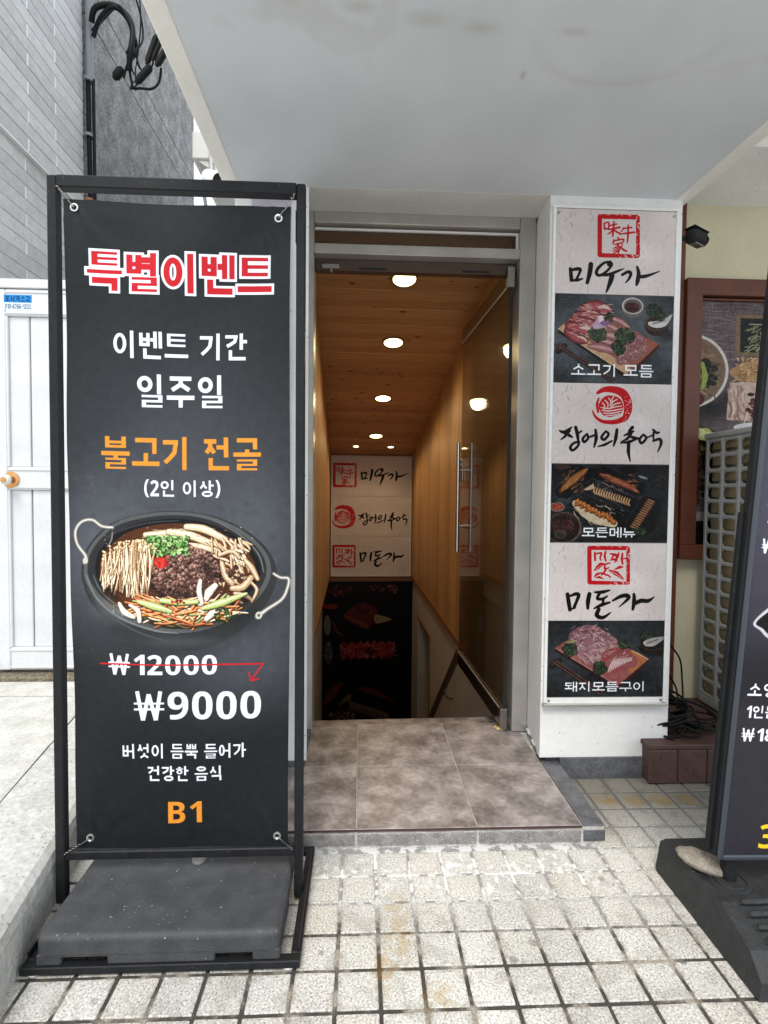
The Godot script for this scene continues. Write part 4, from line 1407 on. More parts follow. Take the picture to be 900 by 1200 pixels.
func mottled(sd: int, size: int, a: Color, b: Color, coarse := 0.006, fine := 0.09, k := 0.5, speck := 0.0, speck_col := Color.BLACK) -> ImageTexture:
	var A := grey(coarse, sd, size, size, 5)
	var B := grey(fine, sd + 1, size, size, 3)
	var d := PackedByteArray()
	d.resize(size * size * 3)
	var R := RandomNumberGenerator.new()
	R.seed = sd
	for i in size * size:
		var t := clampf((A[i] * (1.0 - k) + B[i] * k) / 255.0 * 1.5 - 0.25, 0, 1)
		var c := a.lerp(b, t)
		d[i * 3] = int(c.r * 255); d[i * 3 + 1] = int(c.g * 255); d[i * 3 + 2] = int(c.b * 255)
	for n in int(speck * size * size * 0.5):                              # specks one to three pixels across
		var x := R.randi() % size
		var y := R.randi() % size
		var t := R.randf()
		for j in R.randi_range(1, 3):
			for q in R.randi_range(1, 3):
				var o := (((y + j) % size) * size + (x + q) % size) * 3
				d[o] = int(lerpf(d[o], speck_col.r * 255, t)); d[o + 1] = int(lerpf(d[o + 1], speck_col.g * 255, t)); d[o + 2] = int(lerpf(d[o + 2], speck_col.b * 255, t))
	return rgb_tex(size, size, d)

func tri_mat(t: Texture2D, metres: float, rough := 0.8, metal := 0.0, bump: Texture2D = null, bump_cm := 0.0, world := true) -> StandardMaterial3D:
	var m := mat(Color.WHITE, rough, metal)
	m.albedo_texture = t
	m.uv1_triplanar = true
	m.uv1_world_triplanar = world
	m.uv1_scale = Vector3.ONE / metres
	if bump:
		m.heightmap_enabled = true
		m.heightmap_texture = bump
		m.heightmap_scale = bump_cm
	return m

func print_mat(t: Texture2D, rough := 0.35) -> StandardMaterial3D:
	var m := mat(Color.WHITE, rough)
	m.albedo_texture = t
	m.texture_repeat = false
	m.metallic_specular = 0.3
	return m

func sheet(st: SurfaceTool, tl: Vector3, u: Vector3, v: Vector3, thick: float):   # a printed board: tl corner, width, height vectors; print on the front, thickness behind it
	var n := v.cross(u).normalized()
	if n.dot(Vector3(0, 0, 1)) < 0 and absf(n.z) > 0.3: n = -n
	flat(st, [tl, tl + u, tl + u + v, tl + v], n, [tl, u, v])
	var b := -n * thick
	var e := [tl + u * 0.001 + v * 0.001, u * 100, v * 100]
	flat(st, [tl + b, tl + u + b, tl + u + v + b, tl + v + b], -n, e)
	flat(st, [tl, tl + u, tl + u + b, tl + b], -v, e)
	flat(st, [tl + v, tl + u + v, tl + u + v + b, tl + v + b], v, e)
	flat(st, [tl, tl + v, tl + v + b, tl + b], -u, e)
	flat(st, [tl + u, tl + u + v, tl + u + v + b, tl + u + b], u, e)

# ---------------------------------------------------------------- printing: a canvas for flat print, drawn at twice its size
class Cv:
	var im: Image
	var W: int
	var H: int
	var q: Array
	var vo := Vector2.ZERO
	var vs := 1.0
	var rng := RandomNumberGenerator.new()
	func _init(w: int, h: int, bg: Color, quad: Array):
		W = w * 2; H = h * 2; q = quad
		im = Image.create(W, H, false, Image.FORMAT_RGBA8)
		im.fill(bg)
		rng.seed = 77
	func r(a: float, b: float) -> float:
		return rng.randf_range(a, b)
	func view(o: Vector2, s: float):
		vo = o; vs = s
	func m(p0: Vector2) -> Vector2:
		var p := vo + p0 / vs
		var u := 0.5
		var v := 0.5
		for k in 4:
			var ty: float = lerpf(q[0].y, q[1].y, u)
			v = (p.y - ty) / (lerpf(q[3].y, q[2].y, u) - ty)
			var lx: float = lerpf(q[0].x, q[3].x, v)
			u = (p.x - lx) / (lerpf(q[1].x, q[2].x, v) - lx)
		return Vector2(u * W, v * H)
	func sc() -> float:
		return W / (q[1].x - q[0].x) / vs
	func fill(cs: Array, c: Color):                                     # even-odd fill of contours in pixels
		var lo := 1e9
		var hi := -1e9
		for a in cs:
			for p in a:
				lo = minf(lo, p.y); hi = maxf(hi, p.y)
		var y0 := maxi(0, int(ceil(lo - 0.5)))
		var y1 := mini(H - 1, int(floor(hi - 0.5)))
		var src: Image
		if c.a < 0.99:
			src = Image.create(W, 1, false, Image.FORMAT_RGBA8)
			src.fill(c)
		for y in range(y0, y1 + 1):
			var fy := y + 0.5
			var xs := PackedFloat32Array()
			for a in cs:
				var n: int = a.size()
				var pr: Vector2 = a[n - 1]
				for p in a:
					if (p.y > fy) != (pr.y > fy):
						xs.append(p.x + (fy - p.y) * (pr.x - p.x) / (pr.y - p.y))
					pr = p
			xs.sort()
			for k in range(0, xs.size() - 1, 2):
				var a0 := maxi(0, int(round(xs[k])))
				var a1 := mini(W, int(round(xs[k + 1])))
				if a1 > a0:
					if src: im.blend_rect(src, Rect2i(0, 0, a1 - a0, 1), Vector2i(a0, y))
					else: im.fill_rect(Rect2i(a0, y, a1 - a0, 1), c)
	func pts(s: String) -> PackedVector2Array:                           # "x,y x,y ..."
		var o := PackedVector2Array()
		for t in s.split(" ", false):
			var k := t.split(",")
			o.append(Vector2(float(k[0]), float(k[1])))
		return o
	func poly(s, c: Color):
		var a: PackedVector2Array = pts(s) if s is String else s
		var o := PackedVector2Array()
		for p in a: o.append(m(p))
		fill([o], c)
	func blob(s: String, c: Color):                                      # closed smooth outline
		var a := pts(s)
		var n := a.size()
		var o := PackedVector2Array()
		for i in n:
			for k in 5:
				o.append(m(a[i].cubic_interpolate(a[(i + 1) % n], a[(i + n - 1) % n], a[(i + 2) % n], k / 5.0)))
		fill([o], c)
	func disc(p: Vector2, rad: float, c: Color):                         # pixels
		var o := PackedVector2Array()
		var n := 8 if rad < 4 else 14
		for k in n: o.append(p + Vector2.from_angle(TAU * (k + 0.5) / n) * rad)
		fill([o], c)
	func ell(x: float, y: float, rx: float, ry: float, c: Color, turn := 0.0, rough := 0.0):
		var o := PackedVector2Array()
		for k in 40:
			var a := TAU * k / 40.0
			var z := 1.0 + r(-rough, rough)
			o.append(m(Vector2(x, y) + Vector2(cos(a) * rx * z, sin(a) * ry * z).rotated(turn)))
		fill([o], c)
	func seg(a: Vector2, b: Vector2, w0: float, w1: float, c: Color):    # pixels, half widths
		var d := (b - a).normalized().orthogonal()
		fill([PackedVector2Array([a + d * w0, b + d * w1, b - d * w1, a - d * w0])], c)
	func brush(s: String, c: Color, k := 1.0):                           # "x,y,w x,y,w ..." a smooth stroke of changing width
		var P := []
		for t in s.split(" ", false):
			var e := t.split(",")
			P.append([m(Vector2(float(e[0]), float(e[1]))), float(e[2]) * sc() * 0.5 * k if e.size() > 2 else sc() * k])
		var n := P.size()
		var last: Vector2 = P[0][0]
		var lw: float = P[0][1]
		disc(last, lw, c)
		for i in n - 1:
			var p0: Vector2 = P[maxi(i - 1, 0)][0]
			var p3: Vector2 = P[mini(i + 2, n - 1)][0]
			for j in range(1, 7):
				var t := j / 6.0
				var p: Vector2 = P[i][0].cubic_interpolate(P[i + 1][0], p0, p3, t)
				var w: float = lerpf(P[i][1], P[i + 1][1], t)
				seg(last, p, lw, w, c)
				disc(p, w, c)
				last = p; lw = w
	static var fall := PackedFloat32Array()
	func soft(x: float, y: float, rx: float, ry: float, c: Color):       # a soft-edged spot of print
		var p := m(Vector2(x, y))
		var w := maxi(2, int(2 * rx * sc()))
		var h := maxi(2, int(2 * ry * sc()))
		if fall.is_empty():
			fall.resize(576)
			for k in 576: fall[k] = smoothstep(1.0, 0.0, Vector2(k % 24 - 11.5, k / 24 - 11.5).length() / 11.5)
		var d := PackedByteArray()
		d.resize(2304)
		var cr := int(c.r * 255)
		var cg := int(c.g * 255)
		var cb := int(c.b * 255)
		for k in 576:
			d[k * 4] = cr; d[k * 4 + 1] = cg; d[k * 4 + 2] = cb; d[k * 4 + 3] = int(c.a * 255 * fall[k])
		var g := Image.create_from_data(24, 24, false, Image.FORMAT_RGBA8, d)
		g.resize(w, h, Image.INTERPOLATE_BILINEAR)
		im.blend_rect(g, Rect2i(0, 0, w, h), Vector2i(int(p.x) - w / 2, int(p.y) - h / 2))
	func leafy(x: float, y: float, rx: float, ry: float, n: int, dark: Color, light: Color, size := 9.0):
		for i in n:
			var a := r(0, TAU)
			var d := sqrt(r(0, 1))
			var t := r(0, 1)
			disc(m(Vector2(x + cos(a) * d * rx, y + sin(a) * d * ry)), size * r(0.5, 1.2) * sc() * 0.5, dark.lerp(light, t * t))
	func strands(x0: float, y0: float, x1: float, y1: float, n: int, len: float, ang: float, spread: float, w: float, a: Color, b: Color):
		for i in n:
			var p := Vector2(r(x0, x1), r(y0, y1))
			var d := Vector2.from_angle(ang + r(-spread, spread)) * len * r(0.6, 1.2) * 0.5
			var k := d.orthogonal() * r(-0.25, 0.25)
			var u := p - d
			var e := p + d
			var mid := p + k
			brush("%f,%f,%f %f,%f,%f %f,%f,%f" % [u.x, u.y, w, mid.x, mid.y, w * 1.1, e.x, e.y, w * 0.7], a.lerp(b, r(0, 1)))
	func grain(amount: float, freq := 0.5, cell := 0.02):                # fine noise in the ink, at the final size
		im.resize(W / 2, H / 2, Image.INTERPOLATE_BILINEAR)
		var n := FastNoiseLite.new()
		n.frequency = freq; n.seed = 5; n.noise_type = FastNoiseLite.TYPE_SIMPLEX
		var n2 := FastNoiseLite.new()
		n2.frequency = cell; n2.seed = 9
		var w := im.get_width()
		var h := im.get_height()
		var A := n.get_image(w, h).get_data()
		var B := n2.get_image(w, h).get_data()
		var d := im.get_data()
		for i in A.size():
			var g := (A[i] - 128) * amount + (B[i] - 128) * amount * 0.3
			var o := i * 4
			d[o] = clampi(d[o] + int(g), 0, 255)
			d[o + 1] = clampi(d[o + 1] + int(g), 0, 255)
			d[o + 2] = clampi(d[o + 2] + int(g), 0, 255)
		im = Image.create_from_data(w, h, false, Image.FORMAT_RGBA8, d)
	func photo(sat: float, gain: float):                                # the flatter, slightly soft colour of a weathered photographic print
		im.resize(W / 2, H / 2, Image.INTERPOLATE_BILINEAR)
		var d := im.get_data()
		for i in W * H / 4:
			var o := i * 4
			var l := d[o] * 0.3 + d[o + 1] * 0.59 + d[o + 2] * 0.11
			d[o] = clampi(int((l + (d[o] - l) * sat) * gain), 0, 255)
			d[o + 1] = clampi(int((l + (d[o + 1] - l) * sat) * gain), 0, 255)
			d[o + 2] = clampi(int((l + (d[o + 2] - l) * sat) * gain), 0, 255)
		im = Image.create_from_data(W / 2, H / 2, false, Image.FORMAT_RGBA8, d)
		im.resize(W, H, Image.INTERPOLATE_BILINEAR)
	func tex() -> ImageTexture:
		return ImageTexture.create_from_image(im)
	# ---- lettering: Hangul put together from strokes, digits and Latin from the sans face
	const CHO := "ㄱㄲㄴㄷㄸㄹㅁㅂㅃㅅㅆㅇㅈㅉㅊㅋㅌㅍㅎ"
	const JONG := " ㄱㄲㄳㄴㄵㄶㄷㄹㄺㄻㄼㄽㄾㄿㅀㅁㅂㅄㅅㅆㅇㅈㅊㅋㅌㅍㅎ"
	const JUNG := "ㅏㅐㅑㅒㅓㅔㅕㅖㅗㅘㅙㅚㅛㅜㅝㅞㅟㅠㅡㅢㅣ"
	const ST := {"ㄱ": "00 80 88", "ㄴ": "00 08 88", "ㄷ": "80 00 08 88", "ㄹ": "00 80 84 04 08 88", "ㅁ": "00 80 88 08 00", "ㅂ": "00 08|80 88|04 84|08 88", "ㅅ": "40 43 08|43 88", "ㅈ": "00 80|40 44 08|44 88", "ㅌ": "80 00 08 88|04 84", "ㅎ": "30 50|02 82|o", "ㅇ": "O", "ㅃ": "00 08|30 38|04 34|08 38|50 58|80 88|54 84|58 88",
		"ㅏ": "20 28|24 84", "ㅑ": "20 28|22 82|25 85", "ㅐ": "10 18|14 74|70 78", "ㅓ": "04 64|60 68", "ㅔ": "04 34|30 38|80 88", "ㅕ": "02 62|05 65|60 68", "ㅣ": "50 58", "ㅗ": "40 48|08 88", "ㅜ": "00 80|40 48", "ㅠ": "00 80|20 28|60 68", "ㅡ": "04 84", "v": "00 80 74 46 08"}
	func jamo(key: String, o: Vector2, s: Vector2, box: Array, w: float, grow: float, c: Color):
		var full := Vector2(box[2] - box[0], box[3] - box[1]) * s / 100.0
		var rows: float = {"ㄹ": 3.0, "ㅌ": 3.0, "ㅂ": 2.4, "ㅃ": 2.4, "ㅎ": 3.6, "ㅁ": 2.0, "ㄷ": 2.0, "ㅇ": 1.7}.get(key, 1.0)
		var cols: float = {"ㅃ": 4.0, "ㅔ": 2.0, "ㅐ": 2.0, "ㅇ": 1.7}.get(key, 1.5)
		var wy := minf(w, full.y / (2.0 * rows - 0.75))
		var wx := minf(w, full.x / (2.0 * cols - 0.75))
		w = minf(w, (wx + wy) * 0.5)
		var b0 := o + Vector2(box[0], box[1]) * s / 100.0 + Vector2(wx, wy) * 0.5
		var bs := full - Vector2(wx, wy)
		for part in ST[key].split("|"):
			if part == "O" or part == "o":
				var cen := b0 + bs * (Vector2(0.5, 0.5) if part == "O" else Vector2(0.5, 0.72))
				var rad := bs * 0.5 if part == "O" else bs * Vector2(0.4, 0.28)
				var A := PackedVector2Array()
				var B := PackedVector2Array()
				for k in 32:
					var d := Vector2.from_angle(TAU * k / 32.0)
					A.append(cen + d * (rad + Vector2(wx, wy) * 0.5 + Vector2.ONE * grow))
					B.append(cen + d * (rad - Vector2(wx, wy) * 0.5 - Vector2.ONE * grow).max(Vector2.ZERO))
				fill([A, B], c)
				continue
			var P := []
			for t in part.split(" "): P.append(b0 + bs * Vector2(int(t[0]), int(t[1])) / 8.0)
			for i in P.size() - 1:
				var a: Vector2 = P[i]
				var b: Vector2 = P[i + 1]
				var d := (b - a).normalized()
				var axis := absf(d.x) < 0.02 or absf(d.y) < 0.02
				var hw := (wx if absf(d.x) < 0.02 else (wy if axis else w)) * 0.5 + grow
				var ext := (wy if absf(d.x) < 0.02 else wx) * 0.5
				var e0 := ext + grow if axis else grow
				var e1 := e0
				seg(a - d * e0, b + d * e1, hw, hw, c)
				if not axis and i > 0: disc(a, hw, c)
	func syllable(ch: String, o: Vector2, s: Vector2, w: float, grow: float, c: Color):
		var code := ch.unicode_at(0) - 0xAC00
		var cho := CHO[code / 588]
		var jung := JUNG[(code % 588) / 28]
		var jong := JONG[code % 28]
		var has := jong != " "
		if jung == "ㅙ":
			jamo(cho, o, s, [4, 8, 54, 42], w, grow, c)
			jamo("ㅗ", o, s, [0, 44, 60, 74], w, grow, c)
			jamo("ㅐ", o, s, [58, 2, 100, 98], w, grow, c)
			return
		if jung in "ㅏㅐㅑㅓㅔㅕㅣ":
			var wide := jung in "ㅐㅔ"
			var vx := 50.0 if wide else (48.0 if jung in "ㅓㅕ" else 60.0)
			var cw := 48.0 if jung in "ㅓㅕㅔ" else (52.0 if wide else 58.0)
			if jung == "ㅣ": vx = 56.0
			if has:
				jamo("v" if cho == "ㄱ" else cho, o, s, [5, 6, cw, 54], w, grow, c)
				jamo(jung, o, s, [vx, 0, 98, 60], w, grow, c)
				jamo(jong, o, s, [20, 62, 92, 99], w, grow, c)
			else:
				jamo("v" if cho == "ㄱ" else cho, o, s, [4, 10, cw, 84], w, grow, c)
				jamo(jung, o, s, [vx, 0, 98, 99], w, grow, c)
		elif has:
			jamo(cho, o, s, [14, 2, 86, 36], w, grow, c)
			jamo(jung, o, s, [1, 36 if jung == "ㅗ" else 46, 99, 58 if jung != "ㅜ" else 66], w, grow, c)
			jamo(jong, o, s, [14, 66, 86, 99], w, grow, c)
		else:
			jamo(cho, o, s, [12, 5, 88, 52], w, grow, c)
			if jung == "ㅗ": jamo(jung, o, s, [1, 50, 99, 88], w, grow, c)
			else: jamo(jung, o, s, [1, 62 if jung != "ㅡ" else 72, 99, 98], w, grow, c)
	static var face: SystemFont
	func latin(ch: String, x0: float, x1: float, y0: float, y1: float, grow: float, c: Color):
		if face == null:
			face = SystemFont.new()
			face.font_names = PackedStringArray(["Droid Sans"])
			face.font_weight = 700
		var ts = TextServerManager.get_primary_interface()
		var rid: RID = face.get_rids()[0]
		var d: Dictionary = ts.font_get_glyph_contours(rid, 128, ts.font_get_glyph_index(rid, 128, ch.unicode_at(0), 0))
		var cs := []
		var at := 0
		var lo := Vector2(1e9, 1e9)
		var hi := -lo
		for e in d["contours"]:
			var A := PackedVector2Array()
			for k in range(at, e + 1):
				var p: Vector3 = d["points"][k]
				A.append(Vector2(p.x, p.y))
				lo = lo.min(A[-1]); hi = hi.max(A[-1])
			at = e + 1
			cs.append(A)
		for a in cs.size():
			for k in cs[a].size():
				var p: Vector2 = (cs[a][k] - lo) / (hi - lo)
				cs[a][k] = Vector2(lerpf(x0, x1, p.x), lerpf(y0, y1, p.y))
		fill(cs, c)
	func text(s: String, tl: Vector2, br: Vector2, weight: float, c: Color, grow := 0.0):
		var a := m(tl)
		var b := m(br)
		var h := b.y - a.y
		var total := 0.0
		var U := []
		for ch in s:
			var u := 1.0 if ch.unicode_at(0) > 0xA000 else {" ": 0.36, "1": 0.52, "(": 0.36, ")": 0.36, "₩": 0.8, "B": 0.66, "-": 0.45}.get(ch, 0.62)
			U.append(u); total += u
		var adv := (b.x - a.x) / (total - 0.06)
		var x := a.x
		for i in s.length():
			var ch := s[i]
			var w: float = U[i] * adv
			if ch.unicode_at(0) > 0xA000:
				syllable(ch, Vector2(x, a.y), Vector2(adv * 0.94, h), h * weight, grow * h, c)
			elif ch == "₩":
				var z := Vector2(w * 0.92, h)
				var t := h * weight * 0.5
				var o := Vector2(x, a.y)
				var P := [Vector2(0.1, 0), Vector2(0.28, 1), Vector2(0.5, 0.1), Vector2(0.72, 1), Vector2(0.9, 0)]
				for k in 4: seg(o + z * P[k], o + z * P[k + 1], t * 0.95, t * 0.95, c)
				for k in [0.42, 0.62]: seg(o + z * Vector2(-0.02, k), o + z * Vector2(1.02, k), t * 0.5, t * 0.5, c)
			elif ch != " ":
				var thin := w * (0.16 if ch == "1" else 0.06)
				var up := -0.04 if ch in "()" else (0.44 if ch == "-" else 0.02)
				latin(ch, x + thin, x + w - w * 0.1, a.y + h * up, b.y - h * up, grow, c)
			x += w

# ---------------------------------------------------------------- the prints: what is on each poster, board and sticker
const INK := Color(0.035, 0.03, 0.035)
const SEAL := Color(0.70, 0.07, 0.10)

func piece(cv: Cv, s: String, c: Color):                                # a strip of food: shadow under it, darker rim, shine along its crest
	var vo := cv.vo
	cv.vo = vo + Vector2(2.0, 3.5) / cv.vs
	cv.brush(s, Color(0.10, 0.045, 0.02, 0.45), 1.15)
	cv.vo = vo
	cv.brush(s, c.darkened(0.38), 1.08)
	cv.vo = vo - Vector2(0.6, 1.0) / cv.vs
	cv.brush(s, c, 0.86)
	cv.vo = vo - Vector2(1.2, 2.6) / cv.vs
	cv.brush(s, c.lightened(0.5), 0.34)
	cv.vo = vo

func shade(cv: Cv, q: Array):                                            # the fall-off and mottle of a studio photograph
	for k in 4: cv.soft(q[k].x, q[k].y, 300, 220, Color(0, 0, 0, 0.42))
	var c := (q[0] + q[2]) / 2.0 as Vector2
	cv.soft(c.x - 60, c.y - 60, 260, 150, Color(1.0, 0.96, 0.9, 0.10))
	for k in 1500:
		var p := c + Vector2(cv.r(-0.5, 0.5) * (q[1].x - q[0].x), cv.r(-0.5, 0.5) * (q[3].y - q[0].y))
		cv.disc(cv.m(p), cv.r(1.0, 4.0), Color(1.0, 0.95, 0.9, 0.10) if k % 2 else Color(0.02, 0.01, 0.01, 0.17))

func print_banner() -> ImageTexture:
	var cv := Cv.new(640, 1900, Color(0.10, 0.115, 0.125), [Vector2(74, 232), Vector2(342, 240), Vector2(338, 992), Vector2(88, 995)])
	cv.soft(214, 590, 280, 340, Color(0.30, 0.31, 0.335, 0.85))
	cv.soft(112, 640, 110, 170, Color(0.41, 0.42, 0.455, 0.5))
	cv.soft(310, 620, 80, 130, Color(0.38, 0.39, 0.42, 0.45))
	cv.soft(290, 760, 170, 130, Color(0.33, 0.34, 0.38, 0.6))
	for k in 160: cv.soft(cv.r(80, 340), cv.r(520, 780), cv.r(3, 14), cv.r(3, 12), Color(0.6, 0.61, 0.66, 0.07) if k % 2 else Color(0.1, 0.1, 0.12, 0.10))
	# the hot pot
	cv.view(Vector2(80, 575), 3.3333)
	cv.soft(440, 440, 450, 240, Color(0.03, 0.03, 0.035, 0.8))
	cv.blob("50,275 75,190 160,100 300,55 430,47 560,65 680,115 770,190 812,280 800,360 745,450 640,540 540,585 440,595 330,580 200,525 100,430 60,350", Color(0.17, 0.175, 0.18))
	cv.blob("60,270 90,180 180,95 300,58 430,50 550,68 670,118 755,190 790,270 770,350 700,430 600,490 480,522 370,520 250,485 140,420 75,345", Color(0.31, 0.32, 0.325))
	cv.soft(640, 440, 190, 120, Color(0.12, 0.12, 0.125, 0.8)); cv.soft(190, 440, 170, 90, Color(0.42, 0.45, 0.46, 0.6)); cv.soft(450, 560, 300, 46, Color(0.30, 0.31, 0.32, 0.6))
	cv.blob("74,268 100,190 185,108 305,72 430,63 545,80 660,128 742,198 772,272 752,345 685,418 590,474 480,506 375,505 262,470 155,408 92,338", Color(0.15, 0.155, 0.16))
	cv.blob("105,268 125,200 205,122 315,86 430,77 540,94 645,138 722,205 750,275 730,340 668,405 580,460 478,490 380,488 272,455 172,395 118,328", Color(0.055, 0.055, 0.06))
	cv.brush("68,300,4 110,395,9 200,470,10 330,515,8 430,525,4", Color(0.42, 0.44, 0.45))
	cv.brush("70,350,3 140,445,7 260,520,7 400,560,4", Color(0.27, 0.28, 0.29))
	cv.brush("96,300,3 130,370,8 215,440,9 320,480,5", Color(0.34, 0.37, 0.38))
	cv.brush("560,80,2 670,140,5 740,215,6 762,290,4", Color(0.40, 0.41, 0.42))
	cv.blob("122,265 145,205 220,138 320,104 430,95 535,110 632,152 705,215 732,280 712,338 655,395 570,448 475,474 385,472 285,440 188,382 135,322", Color(0.30, 0.16, 0.075))
	cv.soft(600, 200, 120, 70, Color(0.55, 0.30, 0.12, 0.7))
	cv.soft(250, 400, 150, 70, Color(0.50, 0.24, 0.09, 0.7))
	cv.brush("150,150,4 220,118,6 320,92,6 430,84,4", Color(0.20, 0.21, 0.22))
	# king oyster slices, scallion, chilli
	cv.soft(430, 300, 330, 210, Color(0.16, 0.07, 0.03, 0.55))
	for s in ["300,140,20 360,136,30 440,128,26", "390,128,24 470,140,34 560,176,26", "460,108,24 530,118,32 612,158,24", "470,178,16 520,186,22 580,206,16", "270,170,28 320,184,38 352,206,30", "330,160,14 400,166,20 470,176,12"]:
		piece(cv, s, Color(0.86, 0.76, 0.60))
	for k in 40:
		var p := Vector2(cv.r(290, 600), cv.r(112, 200))
		cv.soft(p.x, p.y, cv.r(8, 26), cv.r(3, 7), Color(0.62, 0.42, 0.22, 0.5) if k % 2 else Color(1.0, 0.97, 0.9, 0.5))
	for k in 70:
		var p := Vector2(cv.r(560, 700), cv.r(165, 320))
		var e := Vector2.from_angle(cv.r(0.3, 1.6)) * cv.r(30, 70)
		piece(cv, "%f,%f,7 %f,%f,11 %f,%f,6" % [p.x - e.x * 0.5, p.y - e.y * 0.5, p.x + cv.r(-8, 8), p.y, p.x + e.x * 0.5, p.y + e.y * 0.5], Color(0.72, 0.54, 0.36).lerp(Color(0.93, 0.85, 0.70), cv.r(0, 1)))
	cv.leafy(455, 292, 148, 112, 150, Color(0.12, 0.065, 0.05), Color(0.26, 0.15, 0.12), 34)
	for k in 760:                                                        # minced beef: crumbs with a dark side and a lit side
		var q := Vector2.from_angle(cv.r(0, TAU)) * sqrt(cv.r(0, 1))
		var p := Vector2(455, 288) + q * Vector2(136, 100)
		var z := cv.r(4.5, 10.0)
		var t := clampf(0.55 - q.y * 0.3 - q.x * 0.12 + cv.r(-0.4, 0.4), 0, 1)
		cv.ell(p.x + 2, p.y + 3, z * 1.15, z * 0.9, Color(0.11, 0.055, 0.045, 0.8), cv.r(0, 3), 0.2)
		cv.ell(p.x, p.y, z, z * 0.75, Color(0.30, 0.18, 0.15).lerp(Color(0.62, 0.46, 0.40), t), cv.r(0, 3), 0.25)
		if t > 0.45: cv.ell(p.x - z * 0.25, p.y - z * 0.3, z * 0.4, z * 0.25, Color(0.82, 0.70, 0.63, 0.8), cv.r(0, 3), 0.3)
	cv.soft(545, 270, 55, 70, Color(0.06, 0.03, 0.03, 0.6)); cv.soft(455, 375, 120, 26, Color(0.08, 0.04, 0.03, 0.6))
	for k in 70:
		var p := Vector2(cv.r(305, 385), cv.r(222, 268))
		cv.ell(p.x, p.y, cv.r(4, 12), cv.r(3, 7), Color(0.55, 0.03, 0.03).lerp(Color(0.93, 0.28, 0.22), cv.r(0, 1)), cv.r(0, 3), 0.25)
	for k in 120:
		var p := Vector2(385 + cv.r(-80, 80), 182 + cv.r(-34, 36))
		var c := Color(0.20, 0.40, 0.14).lerp(Color(0.74, 0.88, 0.58), cv.r(0, 1))
		cv.ell(p.x + 2, p.y + 3, 12, 8, Color(0.07, 0.14, 0.04, 0.7), cv.r(0, 3), 0.1)
		cv.ell(p.x, p.y, cv.r(8, 13), cv.r(5, 9), c, cv.r(0, 3), 0.1)
		if k % 3 == 0: cv.ell(p.x, p.y, 5, 3.5, c.darkened(0.45), cv.r(0, 3))
	# enoki
	cv.soft(230, 330, 130, 120, Color(0.16, 0.08, 0.03, 0.8))
	for k in 120:
		var t := cv.r(0, 1)
		var bx := lerpf(126, 320, t) + cv.r(-8, 8)
		var tx := lerpf(140, 315, t) + cv.r(-18, 30)
		var by := lerpf(350, 375, t) + cv.r(-80, 30) * 0.9
		var ty := lerpf(240, 205, t) - sin(t * PI) * 40 + cv.r(-22, 24)
		var cc := Color(0.97, 0.92, 0.80).lerp(Color(0.64, 0.47, 0.29), cv.r(0, 1) ** 2.2)
		var mx := (bx + tx) / 2 + cv.r(-10, 10)
		cv.brush("%f,%f,6 %f,%f,7 %f,%f,6" % [bx + 2.5, by, mx + 2.5, (by + ty) / 2, tx + 2.5, ty], Color(0.30, 0.17, 0.08, 0.5))
		cv.brush("%f,%f,4.5 %f,%f,5.5 %f,%f,4.5" % [bx, by, mx, (by + ty) / 2, tx, ty], cc)
		cv.ell(tx, ty, 6, 5, Color(0.50, 0.33, 0.17)); cv.ell(tx - 1, ty - 1, 4.5, 3.6, Color(0.93, 0.85, 0.68))
	cv.soft(160, 370, 70, 30, Color(0.20, 0.10, 0.04, 0.7)); cv.soft(300, 370, 40, 50, Color(0.20, 0.10, 0.04, 0.5))
	# brown mushrooms on the right
	for s in ["600,250,18 615,300,26 640,330,20", "640,350,22 680,345,30 712,310,24", "690,240,16 715,270,24 738,316,16", "650,370,14 690,380,20 716,400,12", "590,220,12 640,205,16 668,230,12", "715,330,10 735,360,14 715,405,10", "660,255,12 676,285,18 690,310,10", "620,380,10 650,395,14 680,410,8"]:
		piece(cv, s, Color(0.76, 0.62, 0.46))
	cv.leafy(655, 290, 34, 24, 26, Color(0.22, 0.13, 0.09), Color(0.48, 0.34, 0.24), 18)
	cv.soft(690, 400, 50, 40, Color(0.10, 0.05, 0.03, 0.6))
	# onion, leek, carrot
	for k in 190:
		var p := Vector2(cv.r(270, 640), cv.r(398, 492))
		if Vector2((p.x - 450) / 215, (p.y - 400) / 96).length() > 1.0: continue
		var e := Vector2.from_angle(cv.r(-0.45, 0.7) if p.x < 480 else cv.r(-0.9, 0.3)) * cv.r(50, 140) * 0.5
		var u := cv.r(0, 1)
		var c := Color(0.84, 0.33, 0.09).lerp(Color(0.97, 0.62, 0.28), cv.r(0, 1)) if u < 0.55 else (Color(0.90, 0.82, 0.66) if u < 0.8 else Color(0.52, 0.62, 0.28).lerp(Color(0.80, 0.84, 0.55), cv.r(0, 1)))
		piece(cv, "%f,%f,5 %f,%f,8 %f,%f,4" % [p.x - e.x, p.y - e.y, p.x + cv.r(-5, 5), p.y + cv.r(-7, 7), p.x + e.x, p.y + e.y], c)
	for s in ["517,318,14 512,360,22 524,408,14", "575,338,22 550,365,34 540,392,16", "195,412,12 215,446,26 252,466,16", "236,418,10 268,440,22 276,482,16", "540,470,20 560,450,28 590,430,16"]:
		piece(cv, s, Color(0.90, 0.85, 0.78))
	for s in ["525,428,14 600,405,34 695,372,10", "362,398,20 430,404,24 505,402,14", "270,405,14 330,420,32 400,440,16"]: piece(cv, s, Color(0.70, 0.76, 0.44))
	cv.leafy(605, 455, 34, 34, 70, Color(0.06, 0.14, 0.05), Color(0.35, 0.48, 0.22), 9)
	cv.leafy(430, 405, 30, 10, 18, Color(0.45, 0.07, 0.04), Color(0.85, 0.28, 0.14), 11)
